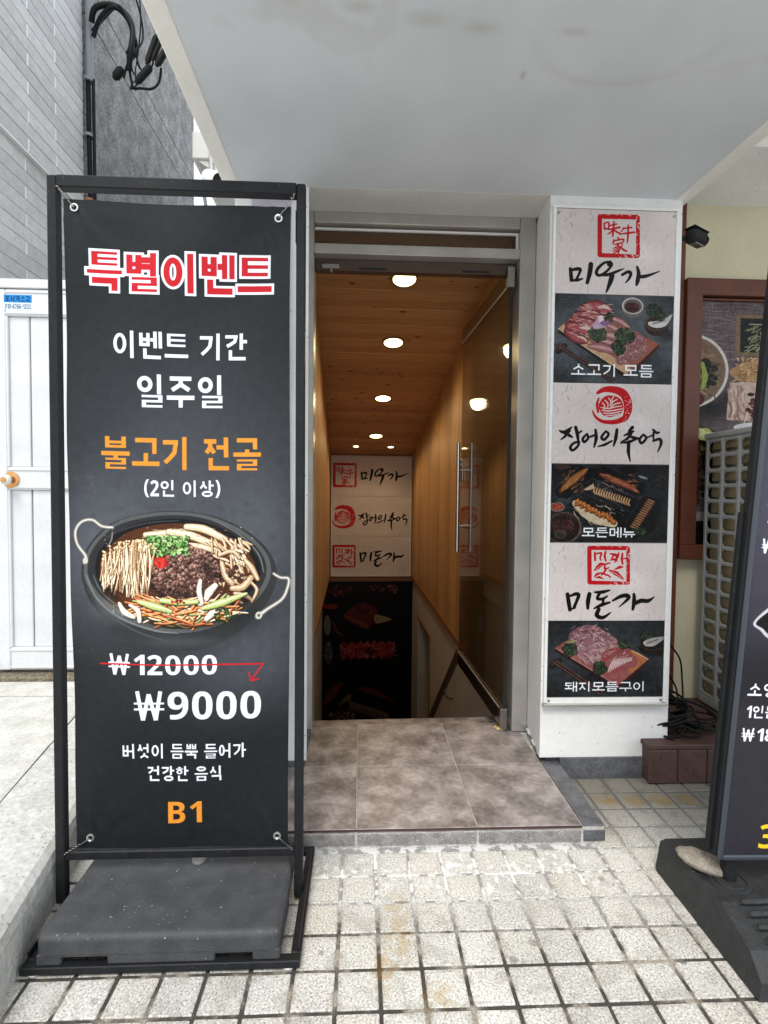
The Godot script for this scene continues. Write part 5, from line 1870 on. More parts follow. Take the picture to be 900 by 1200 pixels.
	cv.soft(430, 496, 200, 18, Color(0.12, 0.05, 0.02, 0.6))
	for k in 130: cv.soft(430 + cv.r(-290, 290), 290 + cv.r(-180, 190), cv.r(2, 6), cv.r(1.5, 4), Color(1, 0.97, 0.9, 0.75))
	for k in 2600:                                                       # the fine mottle of a photograph
		var q := Vector2.from_angle(cv.r(0, TAU)) * sqrt(cv.r(0, 1))
		var p := Vector2(430, 295) + q * Vector2(300, 185)
		cv.disc(cv.m(p), cv.r(1.2, 4.2), Color(1.0, 0.93, 0.82, 0.16) if k % 2 else Color(0.08, 0.04, 0.02, 0.20))
	# steel handles
	for s in ["64,250,22 66,225,16 34,180,14 26,130,14 50,92,14 92,84,14 130,108,14 172,112,13", "738,464,22 775,436,16 830,400,15 852,360,14 858,318,14 826,312,13 800,296,12"]:
		cv.brush(s, Color(0.28, 0.27, 0.26), 1.25)
		cv.brush(s, Color(0.40, 0.39, 0.37), 1.1)
		cv.brush(s, Color(0.60, 0.58, 0.55), 0.75)
		cv.brush(s, Color(0.86, 0.85, 0.82), 0.3)
	cv.brush("172,130,5 168,160,7 152,188,5", Color(0.45, 0.44, 0.42))
	cv.ell(66, 244, 10, 12, Color(0.75, 0.73, 0.70)); cv.ell(742, 460, 13, 15, Color(0.75, 0.73, 0.70)); cv.ell(742, 460, 5, 6, Color(0.3, 0.3, 0.3))
	# the lettering
	cv.view(Vector2.ZERO, 1.0)
	var white := Color(0.87, 0.88, 0.91)
	var amber := Color(0.85, 0.54, 0.18)
	cv.text("특별이벤트", Vector2(100, 289), Vector2(320, 340), 0.155, white, 0.065)
	cv.text("특별이벤트", Vector2(100, 289), Vector2(320, 340), 0.155, Color(0.72, 0.09, 0.135))
	cv.text("이벤트 기간", Vector2(131, 380), Vector2(290.7, 415), 0.125, white)
	cv.text("일주일", Vector2(157.7, 429.3), Vector2(263.3, 470), 0.125, white)
	cv.text("불고기 전골", Vector2(117.3, 501), Vector2(306, 542.7), 0.13, amber)
	cv.text("(2인 이상)", Vector2(168, 552.5), Vector2(257, 573), 0.12, white)
	cv.text("₩12000", Vector2(125.7, 758.3), Vector2(254, 783.3), 0.15, white)
	cv.text("₩9000", Vector2(156.7, 802.3), Vector2(306, 837.3), 0.14, white)
	var red := Color(0.74, 0.10, 0.14)
	for s in ["115,770.7 308.3,770.7", "308.3,770.7 294,790.5", "291.5,780 293.6,791 304,788.5"]:
		var a := cv.pts(s)
		for k in a.size() - 1: cv.seg(cv.m(a[k]), cv.m(a[k + 1]), 4.6, 4.6, red)
	cv.text("버섯이 듬뿍 들어가", Vector2(141.3, 866.4), Vector2(288.4, 884), 0.125, white)
	cv.text("건강한 음식", Vector2(170.5, 893.5), Vector2(260, 911.5), 0.125, white)
	cv.text("B1", Vector2(194, 936.5), Vector2(235, 963.5), 0.13, amber)
	cv.grain(0.10, 0.6, 0.03)
	return cv.tex()

func paper(cv: Cv, quad: Array, s: float):                              # pale paper with plant fibres in it
	var c := (quad[0] + quad[2]) / 2.0 as Vector2
	var d := (quad[2] - quad[0]) / 2.0 as Vector2
	for k in 9: cv.soft(c.x + cv.r(-d.x, d.x), c.y + cv.r(-d.y, d.y), d.x * 0.5, d.y * 0.5, Color(0.95, 0.92, 0.92, 0.25) if k % 2 else Color(0.74, 0.68, 0.66, 0.22))
	for k in 95:
		var p := c + Vector2(cv.r(-d.x, d.x), cv.r(-d.y, d.y))
		var e := Vector2.from_angle(cv.r(0.9, 2.5)) * cv.r(8, 52) * s
		var o := e.orthogonal() * cv.r(-0.18, 0.18)
		var t := cv.r(0.2, 0.75)
		cv.brush("%f,%f,%f %f,%f,%f %f,%f,%f" % [p.x, p.y, 1.2 * s, p.x + e.x * 0.5 + o.x, p.y + e.y * 0.5 + o.y, 2.4 * s, p.x + e.x, p.y + e.y, 1.0 * s], Color(0.42, 0.36, 0.34, t))
	for k in 130: cv.disc(cv.m(c + Vector2(cv.r(-d.x, d.x), cv.r(-d.y, d.y))), cv.r(0.5, 2.6), Color(0.40, 0.34, 0.33, cv.r(0.3, 0.9)))

func seal_frame(cv: Cv, a: Vector2, b: Vector2, w: float, bg: Color):   # a worn square stamp frame
	var A := PackedVector2Array()
	for k in [[a.x, a.y, 0], [b.x, a.y, 1], [b.x, b.y, 2], [a.x, b.y, 3]]:
		var r0 := w * 0.6
		var c := Vector2(k[0] + (r0 if k[2] in [0, 3] else -r0), k[1] + (r0 if k[2] < 2 else -r0))
		for j in 5: A.append(c + Vector2.from_angle(PI + PI / 2 * k[2] + PI / 8 * j) * r0)
	cv.poly(A, SEAL)
	cv.poly(PackedVector2Array([a + Vector2(w, w), Vector2(b.x - w * 0.85, a.y + w), b - Vector2(w * 0.85, w * 0.75), Vector2(a.x + w, b.y - w * 0.95)]), bg)
	for k in 46:
		var t := cv.r(0, 1)
		var side := k % 4
		var p := Vector2(lerpf(a.x, b.x, t), b.y - w * cv.r(0, 0.7)) if side == 0 else (Vector2(b.x - w * cv.r(0.1, 0.8), lerpf(a.y, b.y, t)) if side < 3 else Vector2(lerpf(a.x, b.x, t), a.y + w * cv.r(0, 0.4)))
		if side == 0: p.x = lerpf((a.x + b.x) / 2, b.x, t)
		cv.ell(p.x, p.y, w * cv.r(0.04, 0.24), w * cv.r(0.04, 0.2), bg, cv.r(0, 3), 0.3)

func logo_beef(cv: Cv, bg: Color):
	seal_frame(cv, Vector2(328, 70), Vector2(607, 347), 30, bg)
	for s in ["372,128,9 374,165,11", "372,128,9 402,124,10 400,165,11", "376,164,10 400,162,9", "412,142,8 452,132,10", "402,168,8 474,152,12", "436,116,9 433,165,12 428,210,10", "430,168,8 412,188,9 394,196,6", "438,168,8 455,182,11 476,190,8",
		"502,152,6 494,168,8 482,180,6", "496,160,8 552,152,10", "472,196,8 570,182,12", "530,138,9 529,200,12 524,248,8", "462,216,8 468,230,12", "436,234,10 430,256,10", "434,240,9 498,228,10 494,248,8", "440,262,8 488,252,10",
		"468,260,8 450,280,9 430,288,6", "462,268,8 474,288,11 462,314,8", "462,284,7 444,300,8 428,304,5", "466,296,7 448,312,8 432,318,5", "478,276,9 498,294,12 520,304,10", "494,262,7 484,276,8", "470,290,8 466,318,7"]: cv.brush(s, SEAL, 1.12)

func logo_eel(cv: Cv, bg: Color):
	cv.brush("330,96,18 372,74,34 430,72,44 490,92,54 522,140,56 528,200,54 510,256,40 490,268,30", SEAL)
	cv.brush("510,256,38 470,276,34 420,286,28 360,280,22 318,252,16 298,212,8", SEAL)
	cv.brush("338,130,10 328,170,18 334,220,14", SEAL)
	cv.ell(418, 182, 80, 72, SEAL, 0.0, 0.03)
	cv.brush("340,240,8 390,262,14 440,250,10 470,228,8", bg)
	for s in ["362,160,7 376,178,8 372,206,6", "378,142,7 398,165,8 394,192,6", "402,128,7 416,150,8 410,180,6", "436,118,7 424,136,8 428,164,6", "458,136,7 432,150,8 420,176,6", "478,158,7 446,166,8 418,186,6", "352,190,6 400,196,9 440,186,8 488,178,6", "356,208,6 400,212,9 446,206,9 492,196,6", "366,226,6 410,228,9 450,222,9 484,212,6", "384,240,5 416,242,7 450,236,6"]: cv.brush(s, bg)
	for k in 30: cv.ell(cv.r(500, 548), cv.r(110, 280), cv.r(1, 6), cv.r(1, 4), bg, cv.r(0, 3), 0.3)

func logo_pork(cv: Cv, bg: Color):
	seal_frame(cv, Vector2(282, 94), Vector2(576, 371), 30, bg)
	for s in ["334,142,12 336,196,14", "342,152,10 378,146,13 370,180,11 376,196,9", "408,136,12 402,168,14 410,200,11", "440,150,9 462,158,14 450,185,8", "462,150,6 480,160,18 488,190,6", "500,140,6 490,170,18 470,212,6", "440,196,6 470,190,15 490,205,5", "524,148,12 520,190,15 526,224,10", "524,186,8 552,182,10",
		"330,272,5 356,246,26 398,222,6", "352,236,5 372,220,12 392,218,5", "404,226,12 440,214,8", "404,226,12 402,256,13 430,250,8", "410,262,12 396,292,13 430,306,9", "400,280,8 380,300,11", "430,268,6 480,290,30 528,330,8", "470,262,5 505,246,20 528,244,5", "330,318,5 350,296,16 390,284,5", "340,322,5 365,318,16 392,330,5", "420,300,8 440,318,9"]: cv.brush(s, SEAL, 1.12)
	for s in ["445,276,3 480,294,4 518,322,3", "340,262,3 360,246,3 385,230,2"]: cv.brush(s, bg)

func word_beef(cv: Cv, c: Color):
	for s in ["152,424,18 156,456,20 160,496,22", "160,432,14 196,424,20 218,428,16 206,462,14 190,496,16", "172,498,14 200,496,16 232,486,8", "286,392,26 278,450,26 262,512,18", "415,372,10 372,382,14 332,418,18 322,450,18 345,462,16 388,436,14 424,392,12 412,374,10", "404,388,24 408,392,24", "330,462,8 400,456,18 462,432,14 502,416,4", "424,462,28 412,505,26 386,570,8",
		"490,456,14 528,436,18 546,446,20 536,478,15 512,506,6", "588,402,12 598,440,22 592,490,24 584,518,14", "596,466,20 640,462,20 690,446,12 738,426,4"]: cv.brush(s, c, 1.2)

func word_eel(cv: Cv, c: Color):
	for s in ["86,346,8 118,356,22 146,338,16 164,322,8", "150,344,18 122,382,15 96,404,6", "128,364,10 150,376,18 168,388,10", "190,322,18 200,362,20 206,404,14", "200,366,12 228,346,10", "212,416,14 176,428,14 156,456,16 172,474,14 204,446,14 212,418,14",
		"264,364,12 236,396,15 246,418,15 270,392,14 264,364,12", "278,386,10 306,374,14", "318,338,14 322,394,20 308,452,8", "384,346,12 356,384,15 374,400,15 402,366,14 386,346,12", "332,446,6 376,434,15 424,408,10", "456,334,16 448,390,20 434,442,8",
		"556,318,20 534,342,14", "502,372,8 540,354,19 564,342,10", "548,358,16 522,392,15 480,414,5", "536,376,10 562,384,18 592,390,14", "478,422,5 536,412,18 592,388,8", "532,416,20 530,480,19 542,542,6", "626,364,12 602,396,15 616,420,15 646,386,14 628,364,12", "650,384,8 684,368,11", "690,330,12 712,350,16 730,348,10", "694,350,14 692,390,10", "690,404,12 732,392,17 742,420,17 720,476,6"]: cv.brush(s, c, 1.2)

func word_pork(cv: Cv, c: Color):
	for s in ["146,440,22 152,490,24 162,552,22", "166,452,14 204,438,22 222,448,22 208,490,18 190,534,18", "172,546,12 200,538,8", "296,438,24 286,490,26 284,542,16", "334,426,12 386,424,22 438,410,8", "366,432,18 350,470,18 384,474,18 418,454,10", "392,476,14 386,510,16", "328,542,10 380,516,22 436,498,12", "360,548,22 346,590,26 386,608,22 440,572,8",
		"456,486,12 508,456,22 552,448,26 566,464,22 540,494,15 498,532,5", "602,438,16 604,490,26 594,548,16", "604,510,20 650,486,26 700,486,24 746,456,4"]: cv.brush(s, c, 1.2)

const PAPER := Color(0.80, 0.765, 0.755)
const QB := [Vector2(62, 38), Vector2(850, 50), Vector2(830, 585), Vector2(55, 582)]
const QE := [Vector2(45, 32), Vector2(812, 35), Vector2(793, 558), Vector2(38, 560)]
const QP := [Vector2(28, 75), Vector2(832, 72), Vector2(815, 628), Vector2(14, 630)]

func print_logo(which: int, wide := false) -> ImageTexture:
	var quads := [QB, QE, QP]
	var q: Array = quads[which]
	var bg := PAPER
	if wide:                                                            # the boards down the stairs: stamp on the left, word on the right
		var boards := [[Vector2(0, 0), Vector2(640, 0), Vector2(640, 305), Vector2(0, 305)]]
		q = boards[0]
	var cv := Cv.new(512, 350 if not wide else 244, bg, q)
	paper(cv, q, 1.0 if not wide else 0.6)
	if not wide:
		match which:
			0: logo_beef(cv, bg); word_beef(cv, INK)
			1: logo_eel(cv, bg); word_eel(cv, INK)
			2: logo_pork(cv, bg); word_pork(cv, INK)
	else:
		match which:
			0:
				cv.view(Vector2(10, 50) - Vector2(328, 70) * 0.68, 1.0 / 0.68); logo_beef(cv, bg)
				cv.view(Vector2(236, 90) - Vector2(150, 370) * 0.64, 1.0 / 0.64); word_beef(cv, INK)
			1:
				cv.view(Vector2(8, 75) - Vector2(300, 60) * 0.72, 1.0 / 0.72); logo_eel(cv, bg)
				cv.view(Vector2(215, 128) - Vector2(86, 320) * 0.6, 1.0 / 0.6); word_eel(cv, INK)
			2:
				cv.view(Vector2(8, 66) - Vector2(282, 94) * 0.64, 1.0 / 0.64); logo_pork(cv, bg)
				cv.view(Vector2(232, 112) - Vector2(145, 410) * 0.6, 1.0 / 0.6); word_pork(cv, INK)
	cv.grain(0.12, 0.7, 0.04)
	return cv.tex()

func parsley(cv: Cv, x: float, y: float, rx: float, ry: float, n: int):
	cv.leafy(x, y, rx, ry, n / 2, Color(0.05, 0.09, 0.05), Color(0.13, 0.2, 0.11), 22)
	cv.leafy(x, y, rx, ry, n, Color(0.10, 0.17, 0.09), Color(0.36, 0.45, 0.27), 11)

func chopsticks(cv: Cv, o: Vector2, a: Vector2, b: Vector2):
	cv.brush("%f,%f,44 %f,%f,40" % [o.x - 18, o.y + 12, o.x + 20, o.y - 16], Color(0.10, 0.075, 0.075))
	cv.brush("%f,%f,22 %f,%f,18" % [o.x - 18, o.y + 2, o.x + 20, o.y - 20], Color(0.22, 0.15, 0.14))
	for k in [-9.0, 8.0]:
		cv.brush("%f,%f,15 %f,%f,13" % [a.x + k, a.y - k * 0.5, b.x + k * 1.2, b.y - k * 0.6], Color(0.17, 0.09, 0.08))
		cv.brush("%f,%f,5 %f,%f,4" % [a.x + k + 2, a.y - k * 0.5 - 3, b.x + k * 1.2 + 2, b.y - k * 0.6 - 3], Color(0.48, 0.30, 0.25))

func slate(cv: Cv, q: Array, base: Color):
	var c := (q[0] + q[2]) / 2.0 as Vector2
	for k in 60:
		var p := c + Vector2(cv.r(-400, 400), cv.r(-300, 300))
		cv.soft(p.x, p.y, cv.r(40, 150), cv.r(30, 90), base.lightened(0.16) * Color(1, 1, 1, 0.22) if k % 2 else base.darkened(0.45) * Color(1, 1, 1, 0.25))

func print_beef() -> ImageTexture:
	var q := [Vector2(57, 48), Vector2(830, 45), Vector2(810, 620), Vector2(45, 615)]
	var base := Color(0.30, 0.335, 0.36)
	var cv := Cv.new(512, 370, base, q)
	slate(cv, q, base)
	cv.soft(470, 470, 380, 160, Color(0.02, 0.02, 0.02, 0.7))
	cv.soft(790, 300, 110, 60, Color(0.04, 0.04, 0.05, 0.7))
	cv.poly("75,272 520,562 522,592 76,296", Color(0.15, 0.09, 0.08))
	cv.poly("520,562 730,356 730,382 522,592", Color(0.28, 0.13, 0.10))
	cv.poly("75,272 170,185 300,150 730,356 520,562", Color(0.62, 0.35, 0.26))
	cv.poly("75,272 110,240 545,520 520,562", Color(0.82, 0.62, 0.44))
	cv.poly("600,300 730,356 610,472 560,500", Color(0.68, 0.33, 0.25))
	cv.brush("78,272,4 300,420,5 520,560,4", Color(0.93, 0.80, 0.62))
	for s in ["150,290,70 200,330,64 250,345,40", "235,140,50 320,120,74 400,150,56", "200,180,46 270,188,60 350,190,46", "175,212,44 240,222,60 320,240,46", "150,250,54 220,268,76 280,290,58"]:
		cv.brush(s, Color(0.25, 0.07, 0.08), 1.12)
		cv.brush(s, Color(0.58, 0.17, 0.20))
		cv.brush(s, Color(0.72, 0.30, 0.31), 0.6)
	for k in 130:
		var p := Vector2(cv.r(140, 400), cv.r(110, 320))
		if p.x - 140 < (p.y - 110) * -0.6 + 330 and p.x > 150 + (200 - p.y) * 0.7:
			var e := p + Vector2(cv.r(16, 44), cv.r(-4, 12))
			cv.brush("%f,%f,3 %f,%f,6 %f,%f,2" % [p.x, p.y, (p.x + e.x) / 2, (p.y + e.y) / 2 - 3, e.x, e.y], Color(0.88, 0.66, 0.62, 0.75))
	for s in ["340,130,10 370,122,22 408,136,10", "330,186,6 360,192,20 372,210,8", "225,262,8 260,262,28 292,282,12", "200,318,6 240,330,16 262,350,8"]: cv.brush(s, Color(0.90, 0.75, 0.70))
	cv.leafy(405, 195, 30, 40, 60, Color(0.06, 0.10, 0.06), Color(0.25, 0.33, 0.2), 14)
	for s in ["440,200,30 480,215,40 530,250,26", "400,240,24 440,260,40 480,280,24", "380,300,30 430,310,46 470,330,30", "340,345,26 400,350,42 450,375,28", "275,380,20 350,385,54 430,405,40"]:
		cv.brush(s, Color(0.28, 0.12, 0.13), 1.15)
		cv.brush(s, Color(0.66, 0.38, 0.38))
		cv.brush(s, Color(0.82, 0.60, 0.58), 0.35)
	cv.blob("560,280 620,300 652,370 640,420 560,470 480,500 445,470 470,430 530,380", Color(0.60, 0.36, 0.36))
	for k in 230:
		var p := Vector2(cv.r(460, 645), cv.r(290, 490))
		if absf((p.x - 560) * 0.62 + (p.y - 385)) < 80: cv.ell(p.x, p.y, cv.r(2, 9), cv.r(1, 3.4), Color(0.88, 0.70, 0.68, 0.8) if k % 3 else Color(0.40, 0.18, 0.19, 0.8), cv.r(0, 3))
	parsley(cv, 330, 300, 58, 46, 200)
	parsley(cv, 505, 310, 62, 52, 230)
	parsley(cv, 470, 385, 44, 44, 140)
	cv.blob("300,262 335,190 350,228 400,210 392,240 358,262", Color(0.76, 0.62, 0.76))
	cv.blob("335,192 356,180 362,215 345,230", Color(0.92, 0.86, 0.92))
	cv.blob("345,225 400,212 405,235 370,250", Color(0.55, 0.32, 0.56))
	cv.ell(560, 124, 72, 66, Color(0.45, 0.41, 0.40)); cv.ell(560, 112, 70, 54, Color(0.80, 0.77, 0.75)); cv.ell(560, 114, 60, 45, Color(0.40, 0.36, 0.35))
	cv.ell(556, 122, 48, 34, Color(0.26, 0.09, 0.10), 0, 0.06); cv.leafy(556, 120, 44, 28, 50, Color(0.25, 0.07, 0.08), Color(0.52, 0.22, 0.22), 10)
	cv.ell(715, 245, 78, 60, Color(0.17, 0.10, 0.09)); cv.ell(715, 222, 76, 50, Color(0.36, 0.22, 0.18)); cv.ell(718, 222, 66, 42, Color(0.14, 0.09, 0.08))
	cv.blob("662,215 700,208 760,196 815,158 818,170 780,232 730,252 690,248 664,236", Color(0.86, 0.84, 0.82))
	for k in 9: cv.brush("%f,%f,4 %f,%f,3" % [690 + k * 9, 232 - k * 3, 698 + k * 9, 214 - k * 2], Color(0.35, 0.3, 0.28))
	parsley(cv, 700, 140, 48, 40, 110)
	parsley(cv, 740, 178, 34, 24, 60)
	chopsticks(cv, Vector2(96, 400), Vector2(70, 375), Vector2(430, 604))
	shade(cv, q)
	cv.photo(0.78, 0.88)
	cv.text("소고기 모듬", Vector2(160, 492), Vector2(692, 580), 0.12, Color(0.92, 0.93, 0.94))
	cv.grain(0.30, 0.20, 0.03)
	return cv.tex()

func print_eel() -> ImageTexture:
	var q := [Vector2(87, 50), Vector2(800, 50), Vector2(785, 538), Vector2(78, 538)]
	var base := Color(0.10, 0.115, 0.13)
	var cv := Cv.new(512, 345, base, q)
	slate(cv, q, base)
	cv.soft(160, 270, 90, 70, Color(0.28, 0.31, 0.34, 0.7)); cv.soft(330, 470, 120, 60, Color(0.26, 0.29, 0.32, 0.7)); cv.soft(290, 80, 60, 40, Color(0.26, 0.29, 0.31, 0.6))
	cv.ell(150, 82, 70, 42, Color(0.04, 0.04, 0.045)); cv.ell(150, 66, 52, 18, Color(0.35, 0.2, 0.18))
	var tray := Color(0.035, 0.035, 0.04)
	for s in ["100,215 250,60 350,75 330,130 180,268 130,262", "330,85 400,62 660,170 640,240 600,245 340,140", "270,190 340,140 620,270 560,350 300,240", "180,310 270,230 560,360 520,440 440,450 200,350", "530,430 640,245 770,265 700,470 570,520"]: cv.poly(s, tray)
	for s in ["100,212,2 180,128,3 250,62,2", "272,190,2 420,262,4 560,348,2", "182,312,3 320,392,4 440,448,2", "340,142,3 480,205,4 620,268,2"]: cv.brush(s, Color(0.30, 0.33, 0.36))
	for k in 26: cv.ell(cv.r(340, 520), cv.r(150, 230) + 0.0, cv.r(4, 14), cv.r(2, 5), Color(0.38, 0.44, 0.48, 0.5), 0.45)
	for k in 18: cv.ell(cv.r(260, 520), cv.r(255, 370), cv.r(4, 14), cv.r(2, 6), Color(0.55, 0.60, 0.62, 0.4), 0.45)
	cv.brush("140,222,20 200,160,58 270,105,44 304,76,10", Color(0.42, 0.22, 0.09)); cv.brush("150,212,12 205,156,38 270,104,26 300,80,6", Color(0.72, 0.42, 0.18)); cv.strands(150, 90, 280, 220, 34, 30, -0.7, 0.4, 4, Color(0.45, 0.2, 0.08), Color(0.88, 0.62, 0.30))
	cv.brush("378,110,14 450,142,44 540,178,44 612,222,14", Color(0.40, 0.17, 0.09)); cv.brush("385,110,8 455,140,26 545,178,26 606,216,8", Color(0.66, 0.32, 0.18)); cv.strands(390, 110, 600, 215, 28, 34, 0.4, 0.3, 4, Color(0.3, 0.1, 0.05), Color(0.82, 0.50, 0.30))
	cv.poly("280,208 340,168 345,200 300,214", Color(0.78, 0.64, 0.50))
	for k in 15:
		var t := k / 14.0
		var p := Vector2(345, 215).lerp(Vector2(555, 288), t)
		cv.brush("%f,%f,10 %f,%f,13 %f,%f,8" % [p.x + 6, p.y - 24, p.x - 2, p.y, p.x + 6, p.y + 22], Color(0.30, 0.16, 0.08))
		cv.brush("%f,%f,6 %f,%f,9 %f,%f,5" % [p.x + 5, p.y - 22, p.x - 4, p.y, p.x + 4, p.y + 20], Color(0.82, 0.62, 0.42))
	cv.brush("230,295,40 330,372,76 460,420,50", Color(0.80, 0.72, 0.58)); cv.strands(230, 300, 460, 425, 30, 50, 0.7, 0.5, 4, Color(0.6, 0.5, 0.36), Color(0.93, 0.88, 0.76))
	for k in 26:
		var t := k / 25.0
		var p := Vector2(235, 290).lerp(Vector2(465, 400), t) + Vector2(0, cv.r(-14, 14))
		cv.ell(p.x, p.y, 13, 18, Color(0.46, 0.20, 0.07), 0.4, 0.1); cv.ell(p.x - 2, p.y - 3, 8, 11, Color(0.82, 0.47, 0.18), 0.4, 0.15)
	for k in 14:
		var t := k / 13.0
		var p := Vector2(690, 275).lerp(Vector2(585, 445), t)
		cv.brush("%f,%f,14 %f,%f,16" % [p.x - 22, p.y - 8, p.x + 20, p.y + 10], Color(0.24, 0.12, 0.06)); cv.brush("%f,%f,7 %f,%f,9" % [p.x - 18, p.y - 9, p.x + 16, p.y + 6], Color(0.64, 0.43, 0.27))
	parsley(cv, 625, 465, 34, 22, 60)
	cv.leafy(745, 150, 44, 38, 90, Color(0.08, 0.08, 0.06), Color(0.34, 0.30, 0.22), 11); cv.leafy(760, 440, 26, 50, 70, Color(0.07, 0.07, 0.06), Color(0.26, 0.24, 0.17), 9)
	cv.ell(560, 80, 60, 26, tray); cv.ell(640, 128, 30, 8, Color(0.6, 0.62, 0.63), 0.3)
	cv.ell(120, 318, 46, 30, Color(0.46, 0.44, 0.43)); cv.ell(120, 318, 38, 24, Color(0.55, 0.19, 0.10), 0, 0.06); cv.leafy(120, 318, 32, 18, 24, Color(0.6, 0.18, 0.1), Color(0.86, 0.45, 0.3), 10)
	cv.ell(100, 272, 20, 22, Color(0.10, 0.14, 0.14))
	cv.ell(160, 450, 108, 100, Color(0.42, 0.33, 0.28), -0.25); cv.ell(158, 446, 100, 92, Color(0.20, 0.14, 0.12), -0.25); cv.ell(158, 452, 92, 82, Color(0.11, 0.055, 0.05), -0.25)
	cv.strands(100, 390, 220, 480, 60, 50, 0.4, 1.4, 6, Color(0.16, 0.06, 0.05), Color(0.42, 0.22, 0.18)); cv.ell(140, 490, 36, 28, Color(0.36, 0.34, 0.24)); cv.ell(140, 490, 22, 18, Color(0.24, 0.22, 0.15))
	shade(cv, q)
	cv.photo(0.85, 0.9)
	cv.text("모든메뉴", Vector2(270, 444), Vector2(592, 508), 0.13, Color(0.92, 0.93, 0.94))
	cv.grain(0.30, 0.20, 0.03)
	return cv.tex()

func print_pork() -> ImageTexture:
	var q := [Vector2(68, 52), Vector2(770, 52), Vector2(755, 535), Vector2(55, 540)]
	var base := Color(0.185, 0.21, 0.235)
	var cv := Cv.new(512, 345, base, q)
	slate(cv, q, base)
	cv.soft(470, 400, 360, 130, Color(0.01, 0.01, 0.01, 0.75)); cv.soft(720, 250, 110, 60, Color(0.02, 0.02, 0.03, 0.7))
	cv.poly("104,224 480,470 480,492 106,246", Color(0.16, 0.07, 0.07))
	cv.poly("480,470 672,296 672,316 480,492", Color(0.26, 0.10, 0.07))
	cv.poly("104,224 200,160 330,100 672,296 480,470", Color(0.66, 0.32, 0.30))
	cv.poly("560,235 672,296 560,395 530,330", Color(0.78, 0.42, 0.22)); cv.brush("570,242,6 620,268,10 668,298,6", Color(0.92, 0.66, 0.40))
	cv.brush("108,224,4 300,350,6 480,468,4", Color(0.82, 0.50, 0.48))
	cv.blob("190,160 215,110 300,76 370,90 420,130 480,170 490,205 430,230 390,250 370,310 300,330 250,270 240,210", Color(0.66, 0.44, 0.46))
	for s in ["205,150,24 250,110,44 300,96,30", "300,100,26 350,100,44 410,140,28", "220,190,30 290,140,50 360,130,30", "260,210,34 330,170,54 420,160,34", "350,220,30 420,190,44 480,190,26", "260,250,30 300,260,50 340,320,26", "300,230,30 340,260,44 380,250,20"]:
		cv.brush(s, Color(0.52, 0.28, 0.32)); cv.brush(s, Color(0.62, 0.36, 0.40), 0.7)
	for k in 190:
		var p := Vector2(cv.r(200, 470), cv.r(90, 310))
		if absf(p.x - 330 - (p.y - 190) * 0.4) < 120:
			var e := Vector2.from_angle(cv.r(-0.9, 1.4)) * cv.r(15, 50)
			cv.brush("%f,%f,1.5 %f,%f,5 %f,%f,1.5" % [p.x, p.y, p.x + e.x * 0.5, p.y + e.y * 0.5 + cv.r(-6, 6), p.x + e.x, p.y + e.y], Color(0.87, 0.76, 0.77, 0.55) if k % 3 else Color(0.40, 0.18, 0.22, 0.6))
	cv.blob("385,270 430,235 500,225 560,250 560,280 470,290 400,310", Color(0.62, 0.22, 0.22)); cv.blob("415,330 450,285 580,272 600,330 560,355 470,385 425,390", Color(0.68, 0.30, 0.31))
	for k in 11: cv.brush("%f,%f,6 %f,%f,9 %f,%f,4" % [425 + k * 14, 380 - k * 8, 440 + k * 12, 335 - k * 3, 462 + k * 11, 292 - k], Color(0.90, 0.78, 0.77))
	cv.strands(400, 240, 560, 280, 26, 30, -0.5, 0.5, 5, Color(0.5, 0.12, 0.13), Color(0.85, 0.66, 0.64))
	parsley(cv, 198, 235, 42, 42, 150); parsley(cv, 375, 352, 40, 40, 140); parsley(cv, 520, 205, 36, 20, 70); cv.ell(205, 182, 34, 8, Color(0.62, 0.62, 0.36), -0.2)
	cv.ell(695, 225, 84, 50, Color(0.10, 0.06, 0.055)); cv.ell(695, 190, 82, 52, Color(0.26, 0.15, 0.12)); cv.ell(697, 190, 74, 44, Color(0.08, 0.055, 0.05))
	parsley(cv, 665, 145, 40, 26, 90)
	cv.blob("640,185 690,160 762,150 766,165 730,195 700,212 655,212", Color(0.80, 0.79, 0.78))
	for k in 8: cv.brush("%f,%f,4 %f,%f,3" % [660 + k * 9, 202 - k * 4, 668 + k * 9, 186 - k * 3], Color(0.35, 0.3, 0.28))
	parsley(cv, 712, 490, 24, 20, 24)
	chopsticks(cv, Vector2(108, 324), Vector2(100, 310), Vector2(384, 522))
	shade(cv, q)
	cv.photo(0.75, 0.86)
	cv.text("돼지모듬구이", Vector2(164, 442), Vector2(650, 504), 0.12, Color(0.90, 0.91, 0.93))
	cv.grain(0.30, 0.20, 0.03)
	return cv.tex()

